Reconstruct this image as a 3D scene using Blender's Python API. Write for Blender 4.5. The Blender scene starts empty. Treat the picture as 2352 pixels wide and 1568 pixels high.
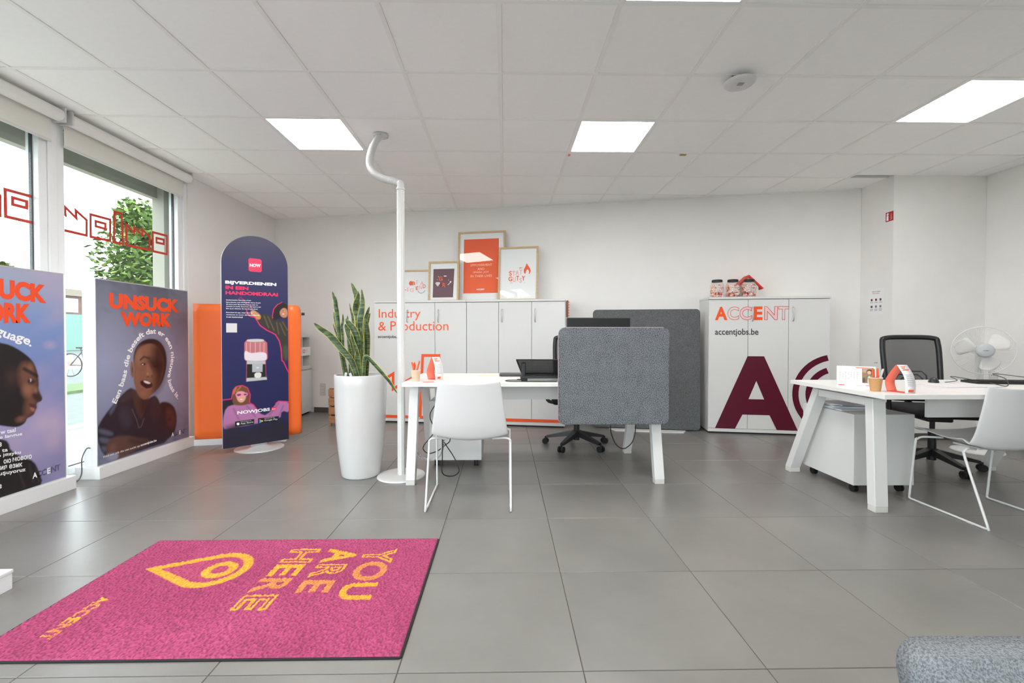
import bpy, bmesh, math, random
import numpy as np
from mathutils import Vector, Matrix

scene = bpy.context.scene
COL = scene.collection
random.seed(7)
PI = math.pi

# ------------------------------------------------------------------ camera
FPX, YAW, PITCH, ROLL, CAMH = 1026.78, 0.0167, 0.0157, -0.0008, 1.0873
CEIL = 2.715
cam = bpy.data.cameras.new('camera')
cam.sensor_width = 36.0
cam.lens = FPX / 2352 * 36.0
cam.clip_start = 0.02
cam.clip_end = 300
camo = bpy.data.objects.new('camera', cam)
camo.location = (0, 0, CAMH)
camo.rotation_euler = (PI / 2 - PITCH, ROLL, -YAW)
COL.objects.link(camo)
scene.camera = camo

# ------------------------------------------------------------------ sky
SKY = 4.5
world = bpy.data.worlds.new('sky')
scene.world = world
world.use_nodes = True
wn, wl = world.node_tree.nodes, world.node_tree.links
wn.clear()
wo = wn.new('ShaderNodeOutputWorld')
bg = wn.new('ShaderNodeBackground')
tc = wn.new('ShaderNodeTexCoord')
mp = wn.new('ShaderNodeMapping')
mp.inputs['Scale'].default_value = (1.0, 1.0, 3.2)
nz = wn.new('ShaderNodeTexNoise')
nz.inputs['Scale'].default_value = 2.3
nz.inputs['Detail'].default_value = 7
nz.inputs['Roughness'].default_value = 0.55
cr = wn.new('ShaderNodeValToRGB')
cr.color_ramp.elements[0].position = 0.36
cr.color_ramp.elements[0].color = (0.62, 0.675, 0.74, 1)
cr.color_ramp.elements[1].position = 0.62
cr.color_ramp.elements[1].color = (0.93, 0.955, 0.99, 1)
bg.inputs['Strength'].default_value = SKY
wl.new(tc.outputs['Generated'], mp.inputs['Vector'])
wl.new(mp.outputs['Vector'], nz.inputs['Vector'])
wl.new(nz.outputs['Fac'], cr.inputs['Fac'])
wl.new(cr.outputs['Color'], bg.inputs['Color'])
wl.new(bg.outputs['Background'], wo.inputs['Surface'])

PANEL_LIGHT = 15.0      # radiance of the lit ceiling panels

# ------------------------------------------------------------------ exposure
vs = scene.view_settings
vs.view_transform = 'Standard'
vs.look = 'None'
vs.exposure = 0.72
vs.gamma = 1.0
vs.use_curve_mapping = False
scene.cycles.max_bounces = 12
scene.cycles.diffuse_bounces = 7
scene.cycles.glossy_bounces = 4
scene.cycles.transparent_max_bounces = 16
scene.cycles.sample_clamp_indirect = 6.0

# ------------------------------------------------------------------ measuring helpers
def _rot():
    c, s = math.cos(YAW), math.sin(YAW); A = np.array([[c, -s, 0], [s, c, 0], [0, 0, 1]])
    c, s = math.cos(PITCH), math.sin(PITCH); B = np.array([[1, 0, 0], [0, c, -s], [0, s, c]])
    c, s = math.cos(ROLL), math.sin(ROLL); D = np.array([[c, 0, -s], [0, 1, 0], [s, 0, c]])
    return D @ B @ A
_R = _rot()
def sight(x, y):
    return _R.T @ np.array([(x - 1176) / FPX, 1, -(y - 784) / FPX])
def at_y(x, y, Y):
    d = sight(x, y); t = Y / d[1]
    return Vector((d[0] * t, Y, CAMH + d[2] * t))

class Plane:
    """upright plane through two ground points; s runs from a to b, z is height, +off is towards the room"""
    def __init__(self, a, b, flip=False):
        self.a = Vector((a[0], a[1], 0)); d = Vector((b[0] - a[0], b[1] - a[1], 0))
        self.len = d.length; self.d = d.normalized()
        self.n = Vector((self.d.y, -self.d.x, 0))
        if flip: self.n = -self.n
    def P(self, s, z, off=0.0):
        return self.a + self.d * s + Vector((0, 0, z)) + self.n * off
    def px(self, x, y):                       # photo measurement -> (s, z) on this plane
        d = sight(x, y); n = self.n
        t = (n.x * self.a.x + n.y * self.a.y) / (n.x * d[0] + n.y * d[1])
        p = Vector((d[0] * t, d[1] * t, CAMH + d[2] * t))
        return ((p - self.a).dot(self.d), p.z)
    def moved(self, off):
        q = Plane((self.a.x, self.a.y), (self.a.x + self.d.x, self.a.y + self.d.y))
        q.n = self.n.copy(); q.len = self.len; q.a = self.a + self.n * off
        return q

# ------------------------------------------------------------------ materials
def lin(c):
    return tuple(((v / 255 / 12.92) if v / 255 <= 0.04045 else ((v / 255 + 0.055) / 1.055) ** 2.4) for v in c[:3])
MATS = {}
def mat(name, rgb, rough=0.5, metal=0.0, noise=0.0, nscale=8.0, bump=0.0, bscale=60.0, spec=0.5, srgb=True,
        stretch=(1, 1, 1), emit=0.0, trans=0.0, coat=0.0, rnd=0.0):
    if name in MATS: return MATS[name]
    m = bpy.data.materials.new(name); m.use_nodes = True
    nt = m.node_tree; N = nt.nodes; L = nt.links
    b = N['Principled BSDF']
    c = lin(rgb) if srgb else rgb
    b.inputs['Base Color'].default_value = (*c, 1)
    b.inputs['Roughness'].default_value = rough
    b.inputs['Metallic'].default_value = metal
    b.inputs['Specular IOR Level'].default_value = spec
    if coat: b.inputs['Coat Weight'].default_value = coat
    if emit:
        b.inputs['Emission Color'].default_value = (*c, 1); b.inputs['Emission Strength'].default_value = emit
    if trans: b.inputs['Transmission Weight'].default_value = trans
    if noise or bump:
        t = N.new('ShaderNodeTexCoord'); mpn = N.new('ShaderNodeMapping')
        mpn.inputs['Scale'].default_value = stretch
        L.new(t.outputs['Object'], mpn.inputs['Vector'])
        src = mpn.outputs['Vector']
        if rnd:
            oi = N.new('ShaderNodeObjectInfo'); vm = N.new('ShaderNodeVectorMath'); vm.operation = 'MULTIPLY_ADD'
            cb = N.new('ShaderNodeCombineXYZ')
            mu = N.new('ShaderNodeMath'); mu.operation = 'MULTIPLY'; mu.inputs[1].default_value = rnd
            L.new(oi.outputs['Random'], mu.inputs[0])
            L.new(mu.outputs[0], cb.inputs['X']); L.new(mu.outputs[0], cb.inputs['Y'])
            ad = N.new('ShaderNodeVectorMath'); ad.operation = 'ADD'
            L.new(mpn.outputs['Vector'], ad.inputs[0]); L.new(cb.outputs['Vector'], ad.inputs[1])
            src = ad.outputs['Vector']; N.remove(vm)
    if noise:
        n = N.new('ShaderNodeTexNoise'); n.inputs['Scale'].default_value = nscale
        n.inputs['Detail'].default_value = 6; n.inputs['Roughness'].default_value = 0.6
        L.new(src, n.inputs['Vector'])
        r = N.new('ShaderNodeValToRGB')
        r.color_ramp.elements[0].position = 0.3; r.color_ramp.elements[1].position = 0.7
        r.color_ramp.elements[0].color = (*[v * (1 - noise) for v in c], 1)
        r.color_ramp.elements[1].color = (*[min(1, v * (1 + noise)) for v in c], 1)
        L.new(n.outputs['Fac'], r.inputs['Fac']); L.new(r.outputs['Color'], b.inputs['Base Color'])
    if bump:
        n2 = N.new('ShaderNodeTexNoise'); n2.inputs['Scale'].default_value = bscale; n2.inputs['Detail'].default_value = 4
        L.new(src, n2.inputs['Vector'])
        bp = N.new('ShaderNodeBump'); bp.inputs['Strength'].default_value = bump; bp.inputs['Distance'].default_value = 0.01
        L.new(n2.outputs['Fac'], bp.inputs['Height']); L.new(bp.outputs['Normal'], b.inputs['Normal'])
    MATS[name] = m
    return m

def glass_mat(name, tint=(0.93, 0.97, 0.96), refl=0.9):
    if name in MATS: return MATS[name]
    m = bpy.data.materials.new(name); m.use_nodes = True
    N = m.node_tree.nodes; L = m.node_tree.links; N.clear()
    o = N.new('ShaderNodeOutputMaterial'); mx = N.new('ShaderNodeMixShader')
    t = N.new('ShaderNodeBsdfTransparent'); t.inputs['Color'].default_value = (*tint, 1)
    g = N.new('ShaderNodeBsdfGlossy'); g.inputs['Roughness'].default_value = 0.02
    g.inputs['Color'].default_value = (refl, refl, refl, 1)
    lw = N.new('ShaderNodeLayerWeight'); lw.inputs['Blend'].default_value = 0.5; pw = N.new('ShaderNodeMath'); pw.operation = 'POWER'; pw.inputs[1].default_value = 5.0
    f = N.new('ShaderNodeMath'); f.operation = 'MULTIPLY_ADD'; f.inputs[1].default_value = 0.94; f.inputs[2].default_value = 0.03
    L.new(lw.outputs['Facing'], pw.inputs[0]); L.new(pw.outputs[0], f.inputs[0])
    L.new(f.outputs[0], mx.inputs[0]); L.new(t.outputs[0], mx.inputs[1]); L.new(g.outputs[0], mx.inputs[2])
    L.new(mx.outputs[0], o.inputs['Surface'])
    MATS[name] = m
    return m

def print_mat(name, rough=0.45):
    """ink on paper or foil: colours come from the mesh's printed colour layer"""
    if name in MATS: return MATS[name]
    m = bpy.data.materials.new(name); m.use_nodes = True
    N = m.node_tree.nodes; L = m.node_tree.links
    a = N.new('ShaderNodeAttribute'); a.attribute_name = 'ink'
    b = N['Principled BSDF']; b.inputs['Roughness'].default_value = rough
    L.new(a.outputs['Color'], b.inputs['Base Color'])
    MATS[name] = m
    return m

def net_mat(name, rgb, alpha):
    """woven net too fine to show its holes"""
    if name in MATS: return MATS[name]
    m = bpy.data.materials.new(name); m.use_nodes = True; b = m.node_tree.nodes['Principled BSDF']
    b.inputs['Base Color'].default_value = (*lin(rgb), 1); b.inputs['Roughness'].default_value = 0.7; b.inputs['Alpha'].default_value = alpha
    MATS[name] = m
    return m

def screen_mesh_mat(name, rgb, hole=0.45, scale=900.0):
    """perforated / woven mesh: tiny see-through holes"""
    if name in MATS: return MATS[name]
    m = bpy.data.materials.new(name); m.use_nodes = True
    N = m.node_tree.nodes; L = m.node_tree.links
    b = N['Principled BSDF']; b.inputs['Base Color'].default_value = (*lin(rgb), 1); b.inputs['Roughness'].default_value = 0.6
    t = N.new('ShaderNodeTexCoord'); v = N.new('ShaderNodeTexVoronoi'); v.inputs['Scale'].default_value = scale
    v.inputs['Randomness'].default_value = 0.0
    L.new(t.outputs['Object'], v.inputs['Vector'])
    lt = N.new('ShaderNodeMath'); lt.operation = 'GREATER_THAN'; lt.inputs[1].default_value = hole
    L.new(v.outputs['Distance'], lt.inputs[0]); L.new(lt.outputs[0], b.inputs['Alpha'])
    MATS[name] = m
    return m

def felt_mat(name, lo, hi, scale=260.0):
    if name in MATS: return MATS[name]
    m = bpy.data.materials.new(name); m.use_nodes = True
    N = m.node_tree.nodes; L = m.node_tree.links
    b = N['Principled BSDF']; b.inputs['Roughness'].default_value = 0.95; b.inputs['Specular IOR Level'].default_value = 0.1
    t = N.new('ShaderNodeTexCoord')
    n = N.new('ShaderNodeTexNoise'); n.inputs['Scale'].default_value = scale; n.inputs['Detail'].default_value = 5; n.inputs['Roughness'].default_value = 0.7
    n3 = N.new('ShaderNodeTexNoise'); n3.inputs['Scale'].default_value = scale / 14; n3.inputs['Detail'].default_value = 2
    ad = N.new('ShaderNodeMath'); ad.operation = 'MULTIPLY_ADD'; ad.inputs[1].default_value = 0.06
    r = N.new('ShaderNodeValToRGB'); r.color_ramp.elements[0].position = 0.43; r.color_ramp.elements[1].position = 0.61
    r.color_ramp.elements[0].color = (*lin(lo), 1); r.color_ramp.elements[1].color = (*lin(hi), 1)
    L.new(t.outputs['Object'], n.inputs['Vector']); L.new(t.outputs['Object'], n3.inputs['Vector'])
    L.new(n3.outputs['Fac'], ad.inputs[0]); L.new(n.outputs['Fac'], ad.inputs[2])
    L.new(ad.outputs[0], r.inputs['Fac']); L.new(r.outputs['Color'], b.inputs['Base Color'])
    bp = N.new('ShaderNodeBump'); bp.inputs['Strength'].default_value = 0.35; bp.inputs['Distance'].default_value = 0.003
    L.new(n.outputs['Fac'], bp.inputs['Height']); L.new(bp.outputs['Normal'], b.inputs['Normal'])
    MATS[name] = m
    return m

# ------------------------------------------------------------------ object helpers
def wmat(o):
    if o is None: return Matrix.Identity(4)
    return wmat(o.parent) @ o.matrix_basis
def link(o, parent=None):
    COL.objects.link(o)
    if parent is not None: o.parent = parent
    return o
def thing(name, label, cat, loc=(0, 0, 0), rotz=0.0, group=None):
    o = bpy.data.objects.new(name, None)
    o.location = loc; o.rotation_euler = (0, 0, rotz); o.empty_display_size = 0.1
    COL.objects.link(o)
    return tag(o, label, cat, group)
def tag(o, label, cat, group=None):
    o['label'] = label; o['category'] = cat
    if group: o['group'] = group
    return o
def obj(name, bm, material, parent=None, smooth=False, world_space=False, label=None, kind=None):
    me = bpy.data.meshes.new(name)
    if isinstance(bm, bmesh.types.BMesh):
        bm.normal_update(); bm.to_mesh(me); bm.free()
    else:
        me.from_pydata([tuple(v) for v in bm[0]], [], [tuple(f) for f in bm[1]]); me.update()
    for m in (material if isinstance(material, (list, tuple)) else [material]): me.materials.append(m)
    if smooth:
        for p in me.polygons: p.use_smooth = True
    o = bpy.data.objects.new(name, me); link(o, parent)
    if world_space and parent is not None: me.transform(wmat(parent).inverted())
    if label: o['label'] = label
    if kind: o['kind'] = kind
    return o
def struct(name, bm, material, parent=None, smooth=False):
    o = obj(name, bm, material, parent, smooth)
    if parent is None: o['kind'] = 'structure'
    return o
def copy_tree(o, parent=None):
    c = o.copy(); COL.objects.link(c); c.parent = parent
    for ch in [x for x in CH.get(o.name, o.children)]: copy_tree(ch, c)
    return c
CH = {}
def NB(): return bmesh.new()
def xform(verts, M):
    for v in verts: v.co = M @ v.co
def box(bm, x0, x1, y0, y1, z0, z1, bev=0.0, seg=2, M=None):
    v = [bm.verts.new(p) for p in ((x0, y0, z0), (x1, y0, z0), (x1, y1, z0), (x0, y1, z0), (x0, y0, z1), (x1, y0, z1), (x1, y1, z1), (x0, y1, z1))]
    fs = [bm.faces.new([v[i] for i in f]) for f in ((3, 2, 1, 0), (4, 5, 6, 7), (0, 1, 5, 4), (1, 2, 6, 5), (2, 3, 7, 6), (3, 0, 4, 7))]
    allv = set(v)
    if bev > 0:
        r = bmesh.ops.bevel(bm, geom=list({e for f in fs for e in f.edges}), offset=bev, segments=seg, affect='EDGES', profile=0.5)
        allv = {x for x in v if x.is_valid} | set(r['verts'])
    if M is not None: xform(allv, M)
    return bm
def bx(*a, **k): return box(NB(), *a, **k)
def cyl(bm, p0, p1, r0, r1=None, n=16, caps=True):
    r1 = r0 if r1 is None else r1
    p0, p1 = Vector(p0), Vector(p1); d = (p1 - p0).normalized()
    u = d.orthogonal().normalized(); w = d.cross(u)
    A = [bm.verts.new(p0 + (u * math.cos(2 * PI * i / n) + w * math.sin(2 * PI * i / n)) * r0) for i in range(n)]
    B = [bm.verts.new(p1 + (u * math.cos(2 * PI * i / n) + w * math.sin(2 * PI * i / n)) * r1) for i in range(n)]
    for i in range(n): bm.faces.new((A[i], A[(i + 1) % n], B[(i + 1) % n], B[i]))
    if caps: bm.faces.new(A[::-1]); bm.faces.new(B)
    return bm
def smooth_path(pts, n=8, closed=False):
    P = [Vector(p) for p in pts]; out = []
    m = len(P)
    rng = range(m if closed else m - 1)
    for i in rng:
        if closed: p0, p1, p2, p3 = P[(i - 1) % m], P[i], P[(i + 1) % m], P[(i + 2) % m]
        else: p0, p1, p2, p3 = P[max(i - 1, 0)], P[i], P[i + 1], P[min(i + 2, m - 1)]
        for k in range(n):
            t = k / n
            out.append(0.5 * ((2 * p1) + (p2 - p0) * t + (2 * p0 - 5 * p1 + 4 * p2 - p3) * t * t + (3 * p1 - p0 - 3 * p2 + p3) * t ** 3))
    if not closed: out.append(P[-1])
    return out
def tube(bm, pts, r, n=8, caps=True):
    P = [Vector(p) for p in pts]; m = len(P)
    rs = r if isinstance(r, (list, tuple)) else [r] * m
    rings = []; u = None
    for i in range(m):
        d = (P[min(i + 1, m - 1)] - P[max(i - 1, 0)]).normalized()
        if u is None: u = d.orthogonal().normalized()
        u = (u - d * u.dot(d)).normalized(); w = d.cross(u)
        rings.append([bm.verts.new(P[i] + (u * math.cos(2 * PI * k / n) + w * math.sin(2 * PI * k / n)) * rs[i]) for k in range(n)])
    for a, b in zip(rings, rings[1:]):
        for k in range(n): bm.faces.new((a[k], a[(k + 1) % n], b[(k + 1) % n], b[k]))
    if caps: bm.faces.new(rings[0][::-1]); bm.faces.new(rings[-1])
    return bm
def lathe(bm, prof, c=(0, 0, 0), n=32):
    c = Vector(c); rings = []
    for r, z in prof:
        if r < 1e-6: rings.append([bm.verts.new(c + Vector((0, 0, z)))])
        else: rings.append([bm.verts.new(c + Vector((r * math.cos(2 * PI * k / n), r * math.sin(2 * PI * k / n), z))) for k in range(n)])
    for a, b in zip(rings, rings[1:]):
        for k in range(n):
            if len(a) == 1 and len(b) == 1: continue
            if len(a) == 1: bm.faces.new((a[0], b[(k + 1) % n], b[k]))
            elif len(b) == 1: bm.faces.new((a[k], a[(k + 1) % n], b[0]))
            else: bm.faces.new((a[k], a[(k + 1) % n], b[(k + 1) % n], b[k]))
    return bm
def prism(bm, poly, fn, t0, t1):
    """extrude a 2-D outline: fn(u, v, t) gives the 3-D point"""
    A = [bm.verts.new(fn(u, v, t0)) for u, v in poly]; B = [bm.verts.new(fn(u, v, t1)) for u, v in poly]
    n = len(poly)
    bm.faces.new(A[::-1]); bm.faces.new(B)
    for i in range(n): bm.faces.new((A[i], A[(i + 1) % n], B[(i + 1) % n], B[i]))
    return bm
def rounded(w, h, r, n=6, x0=0, y0=0):
    pts = []
    for cx, cy, a in ((w - r, r, -90), (w - r, h - r, 0), (r, h - r, 90), (r, r, 180)):
        for i in range(n + 1):
            t = math.radians(a + 90 * i / n); pts.append((x0 + cx + r * math.cos(t), y0 + cy + r * math.sin(t)))
    return pts
def normals_out(bm):
    bmesh.ops.recalc_face_normals(bm, faces=bm.faces); return bm

# ------------------------------------------------------------------ lettering
def glyphs(s, bold=0.0, outline=0.0, shear=0.0, spacing=1.0):
    cu = bpy.data.curves.new('t', 'FONT'); cu.body = s; cu.resolution_u = 3; cu.shear = shear
    cu.space_character = spacing
    if outline: cu.fill_mode = 'NONE'; cu.bevel_depth = outline; cu.bevel_resolution = 0; cu.offset = bold
    else: cu.offset = bold
    o = bpy.data.objects.new('t', cu); COL.objects.link(o)
    dg = bpy.context.evaluated_depsgraph_get(); ev = o.evaluated_get(dg); me = ev.to_mesh()
    V = np.array([v.co[:] for v in me.vertices], float).reshape(-1, 3); F = [tuple(p.vertices) for p in me.polygons]
    ev.to_mesh_clear(); bpy.data.objects.remove(o); bpy.data.curves.remove(cu)
    V[:, 2] = 0
    return V, F
def fit(V, x0, x1, y0, y1):
    V = V.copy(); lo = V.min(0); hi = V.max(0)
    V[:, 0] = x0 + (V[:, 0] - lo[0]) / (hi[0] - lo[0]) * (x1 - x0)
    V[:, 1] = y0 + (V[:, 1] - lo[1]) / (hi[1] - lo[1]) * (y1 - y0)
    return V
def letter(name, s, material, parent, pl, s0, s1, z0, z1, off=0.0012, skew=0.0, label=None, **k):
    V, F = glyphs(s, **k); V = fit(V, s0, s1, z0, z1)
    pts = [pl.P(a, b, off) for a, b, _ in V]
    return obj(name, (pts, F), material, parent, world_space=True, label=label)
def strip_poly(pts, w, closed=False):
    """flat outline of width w along a 2-D polyline (mitred)"""
    n = len(pts); P = [Vector(p) for p in pts]; L = []; Rr = []
    for i in range(n):
        if closed or 0 < i < n - 1:
            a = (P[i] - P[(i - 1) % n]).normalized(); b = (P[(i + 1) % n] - P[i]).normalized()
            t = (a + b); t = t.normalized() if t.length > 1e-5 else a
            nn = Vector((-t.y, t.x)); k = w / 2 / max(0.35, nn.dot(Vector((-a.y, a.x))))
        else:
            t = (P[1] - P[0] if i == 0 else P[-1] - P[-2]).normalized(); nn = Vector((-t.y, t.x)); k = w / 2
        L.append(P[i] + nn * k); Rr.append(P[i] - nn * k)
    V = [tuple(p) for p in L + Rr]; F = []
    for i in range(n if closed else n - 1):
        j = (i + 1) % n; F.append((i, n + i, n + j, j))
    return V, F
def flat(name, V, F, material, parent, pl, off=0.001, **k):
    return obj(name, ([pl.P(v[0], v[1], off) for v in V], F), material, parent, world_space=True, **k)
def chaikin(p, it=2):
    p = [tuple(q) for q in p]
    for _ in range(it):
        q = []
        for i in range(len(p)):
            a, b = p[i], p[(i + 1) % len(p)]
            q += [(a[0] * .75 + b[0] * .25, a[1] * .75 + b[1] * .25), (a[0] * .25 + b[0] * .75, a[1] * .25 + b[1] * .75)]
        p = q
    return p

# ------------------------------------------------------------------ printed pictures
class Canvas:
    """a print as a fine colour grid; shapes are given in the (s, z) of the sheet"""
    def __init__(self, s0, s1, z0, z1, step, base):
        self.s = np.linspace(s0, s1, int((s1 - s0) / step) + 1); self.z = np.linspace(z0, z1, int((z1 - z0) / step) + 1)
        self.S, self.Z = np.meshgrid(self.s, self.z); self.C = np.zeros(self.S.shape + (3,)); self.C[:] = lin(base); self.step = step
    def mix(self, a, col):
        a = np.clip(a, 0, 1)[..., None]; self.C = self.C * (1 - a) + np.array(lin(col)) * a
    def poly(self, pts, col, soft=0.004, alpha=1.0, smooth=2):
        p = np.array(chaikin(pts, smooth) if smooth else pts); n = len(p)
        d2 = np.full(self.S.shape, 1e9); ins = np.zeros(self.S.shape, bool)
        lo = p.min(0) - soft * 4; hi = p.max(0) + soft * 4
        i0, i1 = np.searchsorted(self.z, [lo[1], hi[1]]); j0, j1 = np.searchsorted(self.s, [lo[0], hi[0]])
        if i1 <= i0 or j1 <= j0: return
        S = self.S[i0:i1, j0:j1]; Z = self.Z[i0:i1, j0:j1]; D = np.full(S.shape, 1e9); I = np.zeros(S.shape, bool)
        for k in range(n):
            a, b = p[k], p[(k + 1) % n]; e = b - a; l2 = max(e @ e, 1e-12)
            t = np.clip(((S - a[0]) * e[0] + (Z - a[1]) * e[1]) / l2, 0, 1)
            D = np.minimum(D, (S - a[0] - t * e[0]) ** 2 + (Z - a[1] - t * e[1]) ** 2)
            c = ((a[1] > Z) != (b[1] > Z))
            with np.errstate(divide='ignore', invalid='ignore'):
                I ^= c & (S < (b[0] - a[0]) * (Z - a[1]) / (b[1] - a[1] + 1e-15) + a[0])
        D = np.sqrt(D) * np.where(I, 1, -1)
        A = np.zeros(self.S.shape); A[i0:i1, j0:j1] = np.clip(D / soft * 0.5 + 0.5, 0, 1) * alpha
        self.mix(A, col)
    def blob(self, c, rx, ry, col, alpha=1.0, soft=0.5, rot=0.0):
        ca, sa = math.cos(rot), math.sin(rot); x = self.S - c[0]; y = self.Z - c[1]
        r = np.sqrt(((x * ca + y * sa) / rx) ** 2 + ((-x * sa + y * ca) / ry) ** 2)
        self.mix(np.clip((1 - r) / soft, 0, 1) * alpha, col)
    def line(self, pts, w, col, alpha=1.0, soft=0.002):
        D = np.full(self.S.shape, 1e9); p = np.array(pts, float)
        for a, b in zip(p, p[1:]):
            e = b - a; l2 = max(e @ e, 1e-12); t = np.clip(((self.S - a[0]) * e[0] + (self.Z - a[1]) * e[1]) / l2, 0, 1)
            D = np.minimum(D, (self.S - a[0] - t * e[0]) ** 2 + (self.Z - a[1] - t * e[1]) ** 2)
        self.mix(np.clip((w / 2 - np.sqrt(D)) / soft + 0.5, 0, 1) * alpha, col)
    def clouds(self, col, scale, alpha, seed=0, thr=0.0):
        rs = np.random.RandomState(seed); A = np.zeros(self.S.shape)
        for o in range(4):
            f = scale * 2 ** o; ph = rs.rand(6, 3) * 6.28; a = 0
            for k in range(6):
                th = ph[k, 0]; a = a + np.sin((self.S * math.cos(th) + self.Z * math.sin(th)) * f * (0.6 + 0.8 * rs.rand()) + ph[k, 1])
            A += a / 6 / 1.7 ** o
        self.mix(np.clip(A * 1.3 + 0.5 - thr, 0, 1) * alpha, col)
    def build(self, name, pl, parent, off=0.001, material=None, mask=None, zfun=None):
        ni, nj = self.S.shape; me = bpy.data.meshes.new(name)
        if zfun is None:
            a = np.array(pl.a); d = np.array(pl.d); n = np.array(pl.n)
            V = a + self.S[..., None] * d + self.Z[..., None] * np.array([0, 0, 1.0]) + off * n
        else: V = zfun(self.S, self.Z)
        V = V.reshape(-1, 3)
        idx = np.arange(ni * nj).reshape(ni, nj)
        Q = np.stack([idx[:-1, :-1], idx[:-1, 1:], idx[1:, 1:], idx[1:, :-1]], -1).reshape(-1, 4)
        me.vertices.add(len(V)); me.vertices.foreach_set('co', V.ravel())
        me.loops.add(Q.size); me.loops.foreach_set('vertex_index', Q.ravel())
        me.polygons.add(len(Q)); me.polygons.foreach_set('loop_start', np.arange(0, Q.size, 4)); me.polygons.foreach_set('loop_total', np.full(len(Q), 4))
        me.update(calc_edges=True)
        at = me.color_attributes.new('ink', 'FLOAT_COLOR', 'POINT')
        col = np.ones((len(V), 4)); col[:, :3] = self.C.reshape(-1, 3); at.data.foreach_set('color', col.ravel())
        me.materials.append(material or print_mat('printed_sheet'))
        o = bpy.data.objects.new(name, me); link(o, parent)
        if parent is not None: me.transform(wmat(parent).inverted())
        return o
# ------------------------------------------------------------------ shared materials
M_WALL = mat('wall_paint', (234, 232, 229), 0.75, noise=0.02, nscale=3, bump=0.04, bscale=160)
M_CEILT = mat('ceiling_board', (250, 249, 248), 0.9, noise=0.015, nscale=30, bump=0.05, bscale=400)
M_GRID = mat('ceiling_grid_metal', (243, 241, 239), 0.5)
M_GROUT = mat('grout', (86, 80, 74), 0.9)
M_TILE = mat('floor_tile_stone', (123, 120, 116), 0.30, noise=0.12, nscale=1.7, bump=0.03, bscale=45, rnd=37.0, spec=0.5)
M_BASE = mat('dark_skirting', (84, 78, 74), 0.5)
M_FRAME = mat('white_window_frame', (232, 233, 234), 0.35)
M_GASKET = mat('rubber_gasket', (70, 72, 74), 0.6)
M_CONC = mat('outside_render', (160, 157, 146), 0.85, noise=0.05, nscale=6)
M_GLASS = glass_mat('window_glass')
M_WHITE = mat('white_lacquer', (226, 226, 226), 0.35)
M_WMET = mat('white_powder_coat', (218, 217, 215), 0.3)
M_WPLAS = mat('white_plastic', (208, 207, 207), 0.32)
M_BLACK = mat('black_plastic', (22, 22, 23), 0.45)
M_RUBBER = mat('black_rubber', (18, 18, 18), 0.7)
M_ORANGE = mat('orange_film', (240, 84, 22), 0.4)
M_RED = mat('red_film', (178, 44, 32), 0.5)
M_INK = mat('dark_ink', (50, 40, 44), 0.5)
M_WINK = mat('white_ink', (245, 245, 245), 0.5)

# ------------------------------------------------------------------ floor: slab with single tiles
XL, XR, YF = -3.25, 4.96, -2.1
PX, PY = 3.99, 4.54                       # the boxed-in pier in the far right corner
BW = lambda x: 6.402 - 0.2008 * (x + 3.213)      # back wall line
WALLB = Plane((-3.25, BW(-3.25)), (4.96, BW(4.96)))
def clip_poly(poly, a, b, c):             # keep a*x + b*y <= c
    out = []
    for i in range(len(poly)):
        p, q = poly[i], poly[(i + 1) % len(poly)]
        dp, dq = a * p[0] + b * p[1] - c, a * q[0] + b * q[1] - c
        if dp <= 0: out.append(p)
        if dp * dq < 0:
            t = dp / (dp - dq); out.append((p[0] + (q[0] - p[0]) * t, p[1] + (q[1] - p[1]) * t))
    return out
def room_clip(poly, g=0.002):
    for a, b, c in ((-1, 0, -XL - g), (1, 0, XR - g), (0, -1, -YF - g), (0.2008, 1, BW(0) - g)):
        poly = clip_poly(poly, a, b, c)
        if len(poly) < 3: return []
    return poly
def area(p): return abs(sum(p[i][0] * p[(i + 1) % len(p)][1] - p[(i + 1) % len(p)][0] * p[i][1] for i in range(len(p)))) / 2
slab = [(XL - 0.3, YF - 0.3), (XR + 0.3, YF - 0.3), (XR + 0.3, BW(XR) + 0.3), (XL - 0.3, BW(XL) + 0.3)]
floor = struct('floor', prism(NB(), slab, lambda u, v, t: Vector((u, v, t)), -0.15, -0.0025), M_GROUT)
def tile_mesh(poly, z0, z1, name, material, bev=0.0015):
    me = bpy.data.meshes.new(name); bm = NB()
    prism(bm, poly, lambda u, v, t: Vector((u, v, t)), z0, z1)
    bm.normal_update()
    top = [f for f in bm.faces if (f.normal.z > 0.9 if bev > 0 else f.normal.z < -0.9)]
    bmesh.ops.bevel(bm, geom=[e for f in top for e in f.edges], offset=abs(bev), segments=1, affect='EDGES')
    bm.to_mesh(me); bm.free(); me.materials.append(material); return me
T = 0.6; j = 0.0016
full = [(j, j), (T - j, j), (T - j, T - j), (j, T - j)]
me_full = tile_mesh(full, -0.012, 0.0, 'tile', M_TILE)
FX, FY = 0.2558, 2.0245
for i in range(-7, 9):
    for k in range(-8, 9):
        x, y = FX + i * T, FY + k * T
        pw = [(x + a, y + b) for a, b in full]; pc = room_clip(pw)
        if len(pc) < 3 or area(pc) < 0.004: continue
        if pc == pw or (len(pc) == 4 and abs(area(pc) - area(pw)) < 1e-6):
            me, lx, ly = me_full, x, y
        else:
            me, lx, ly = tile_mesh([(p[0] - x, p[1] - y) for p in pc], -0.012, 0.0, 'tile', M_TILE), x, y
        o = bpy.data.objects.new('tile', me); o.location = (lx, ly, 0); link(o, floor)

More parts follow.
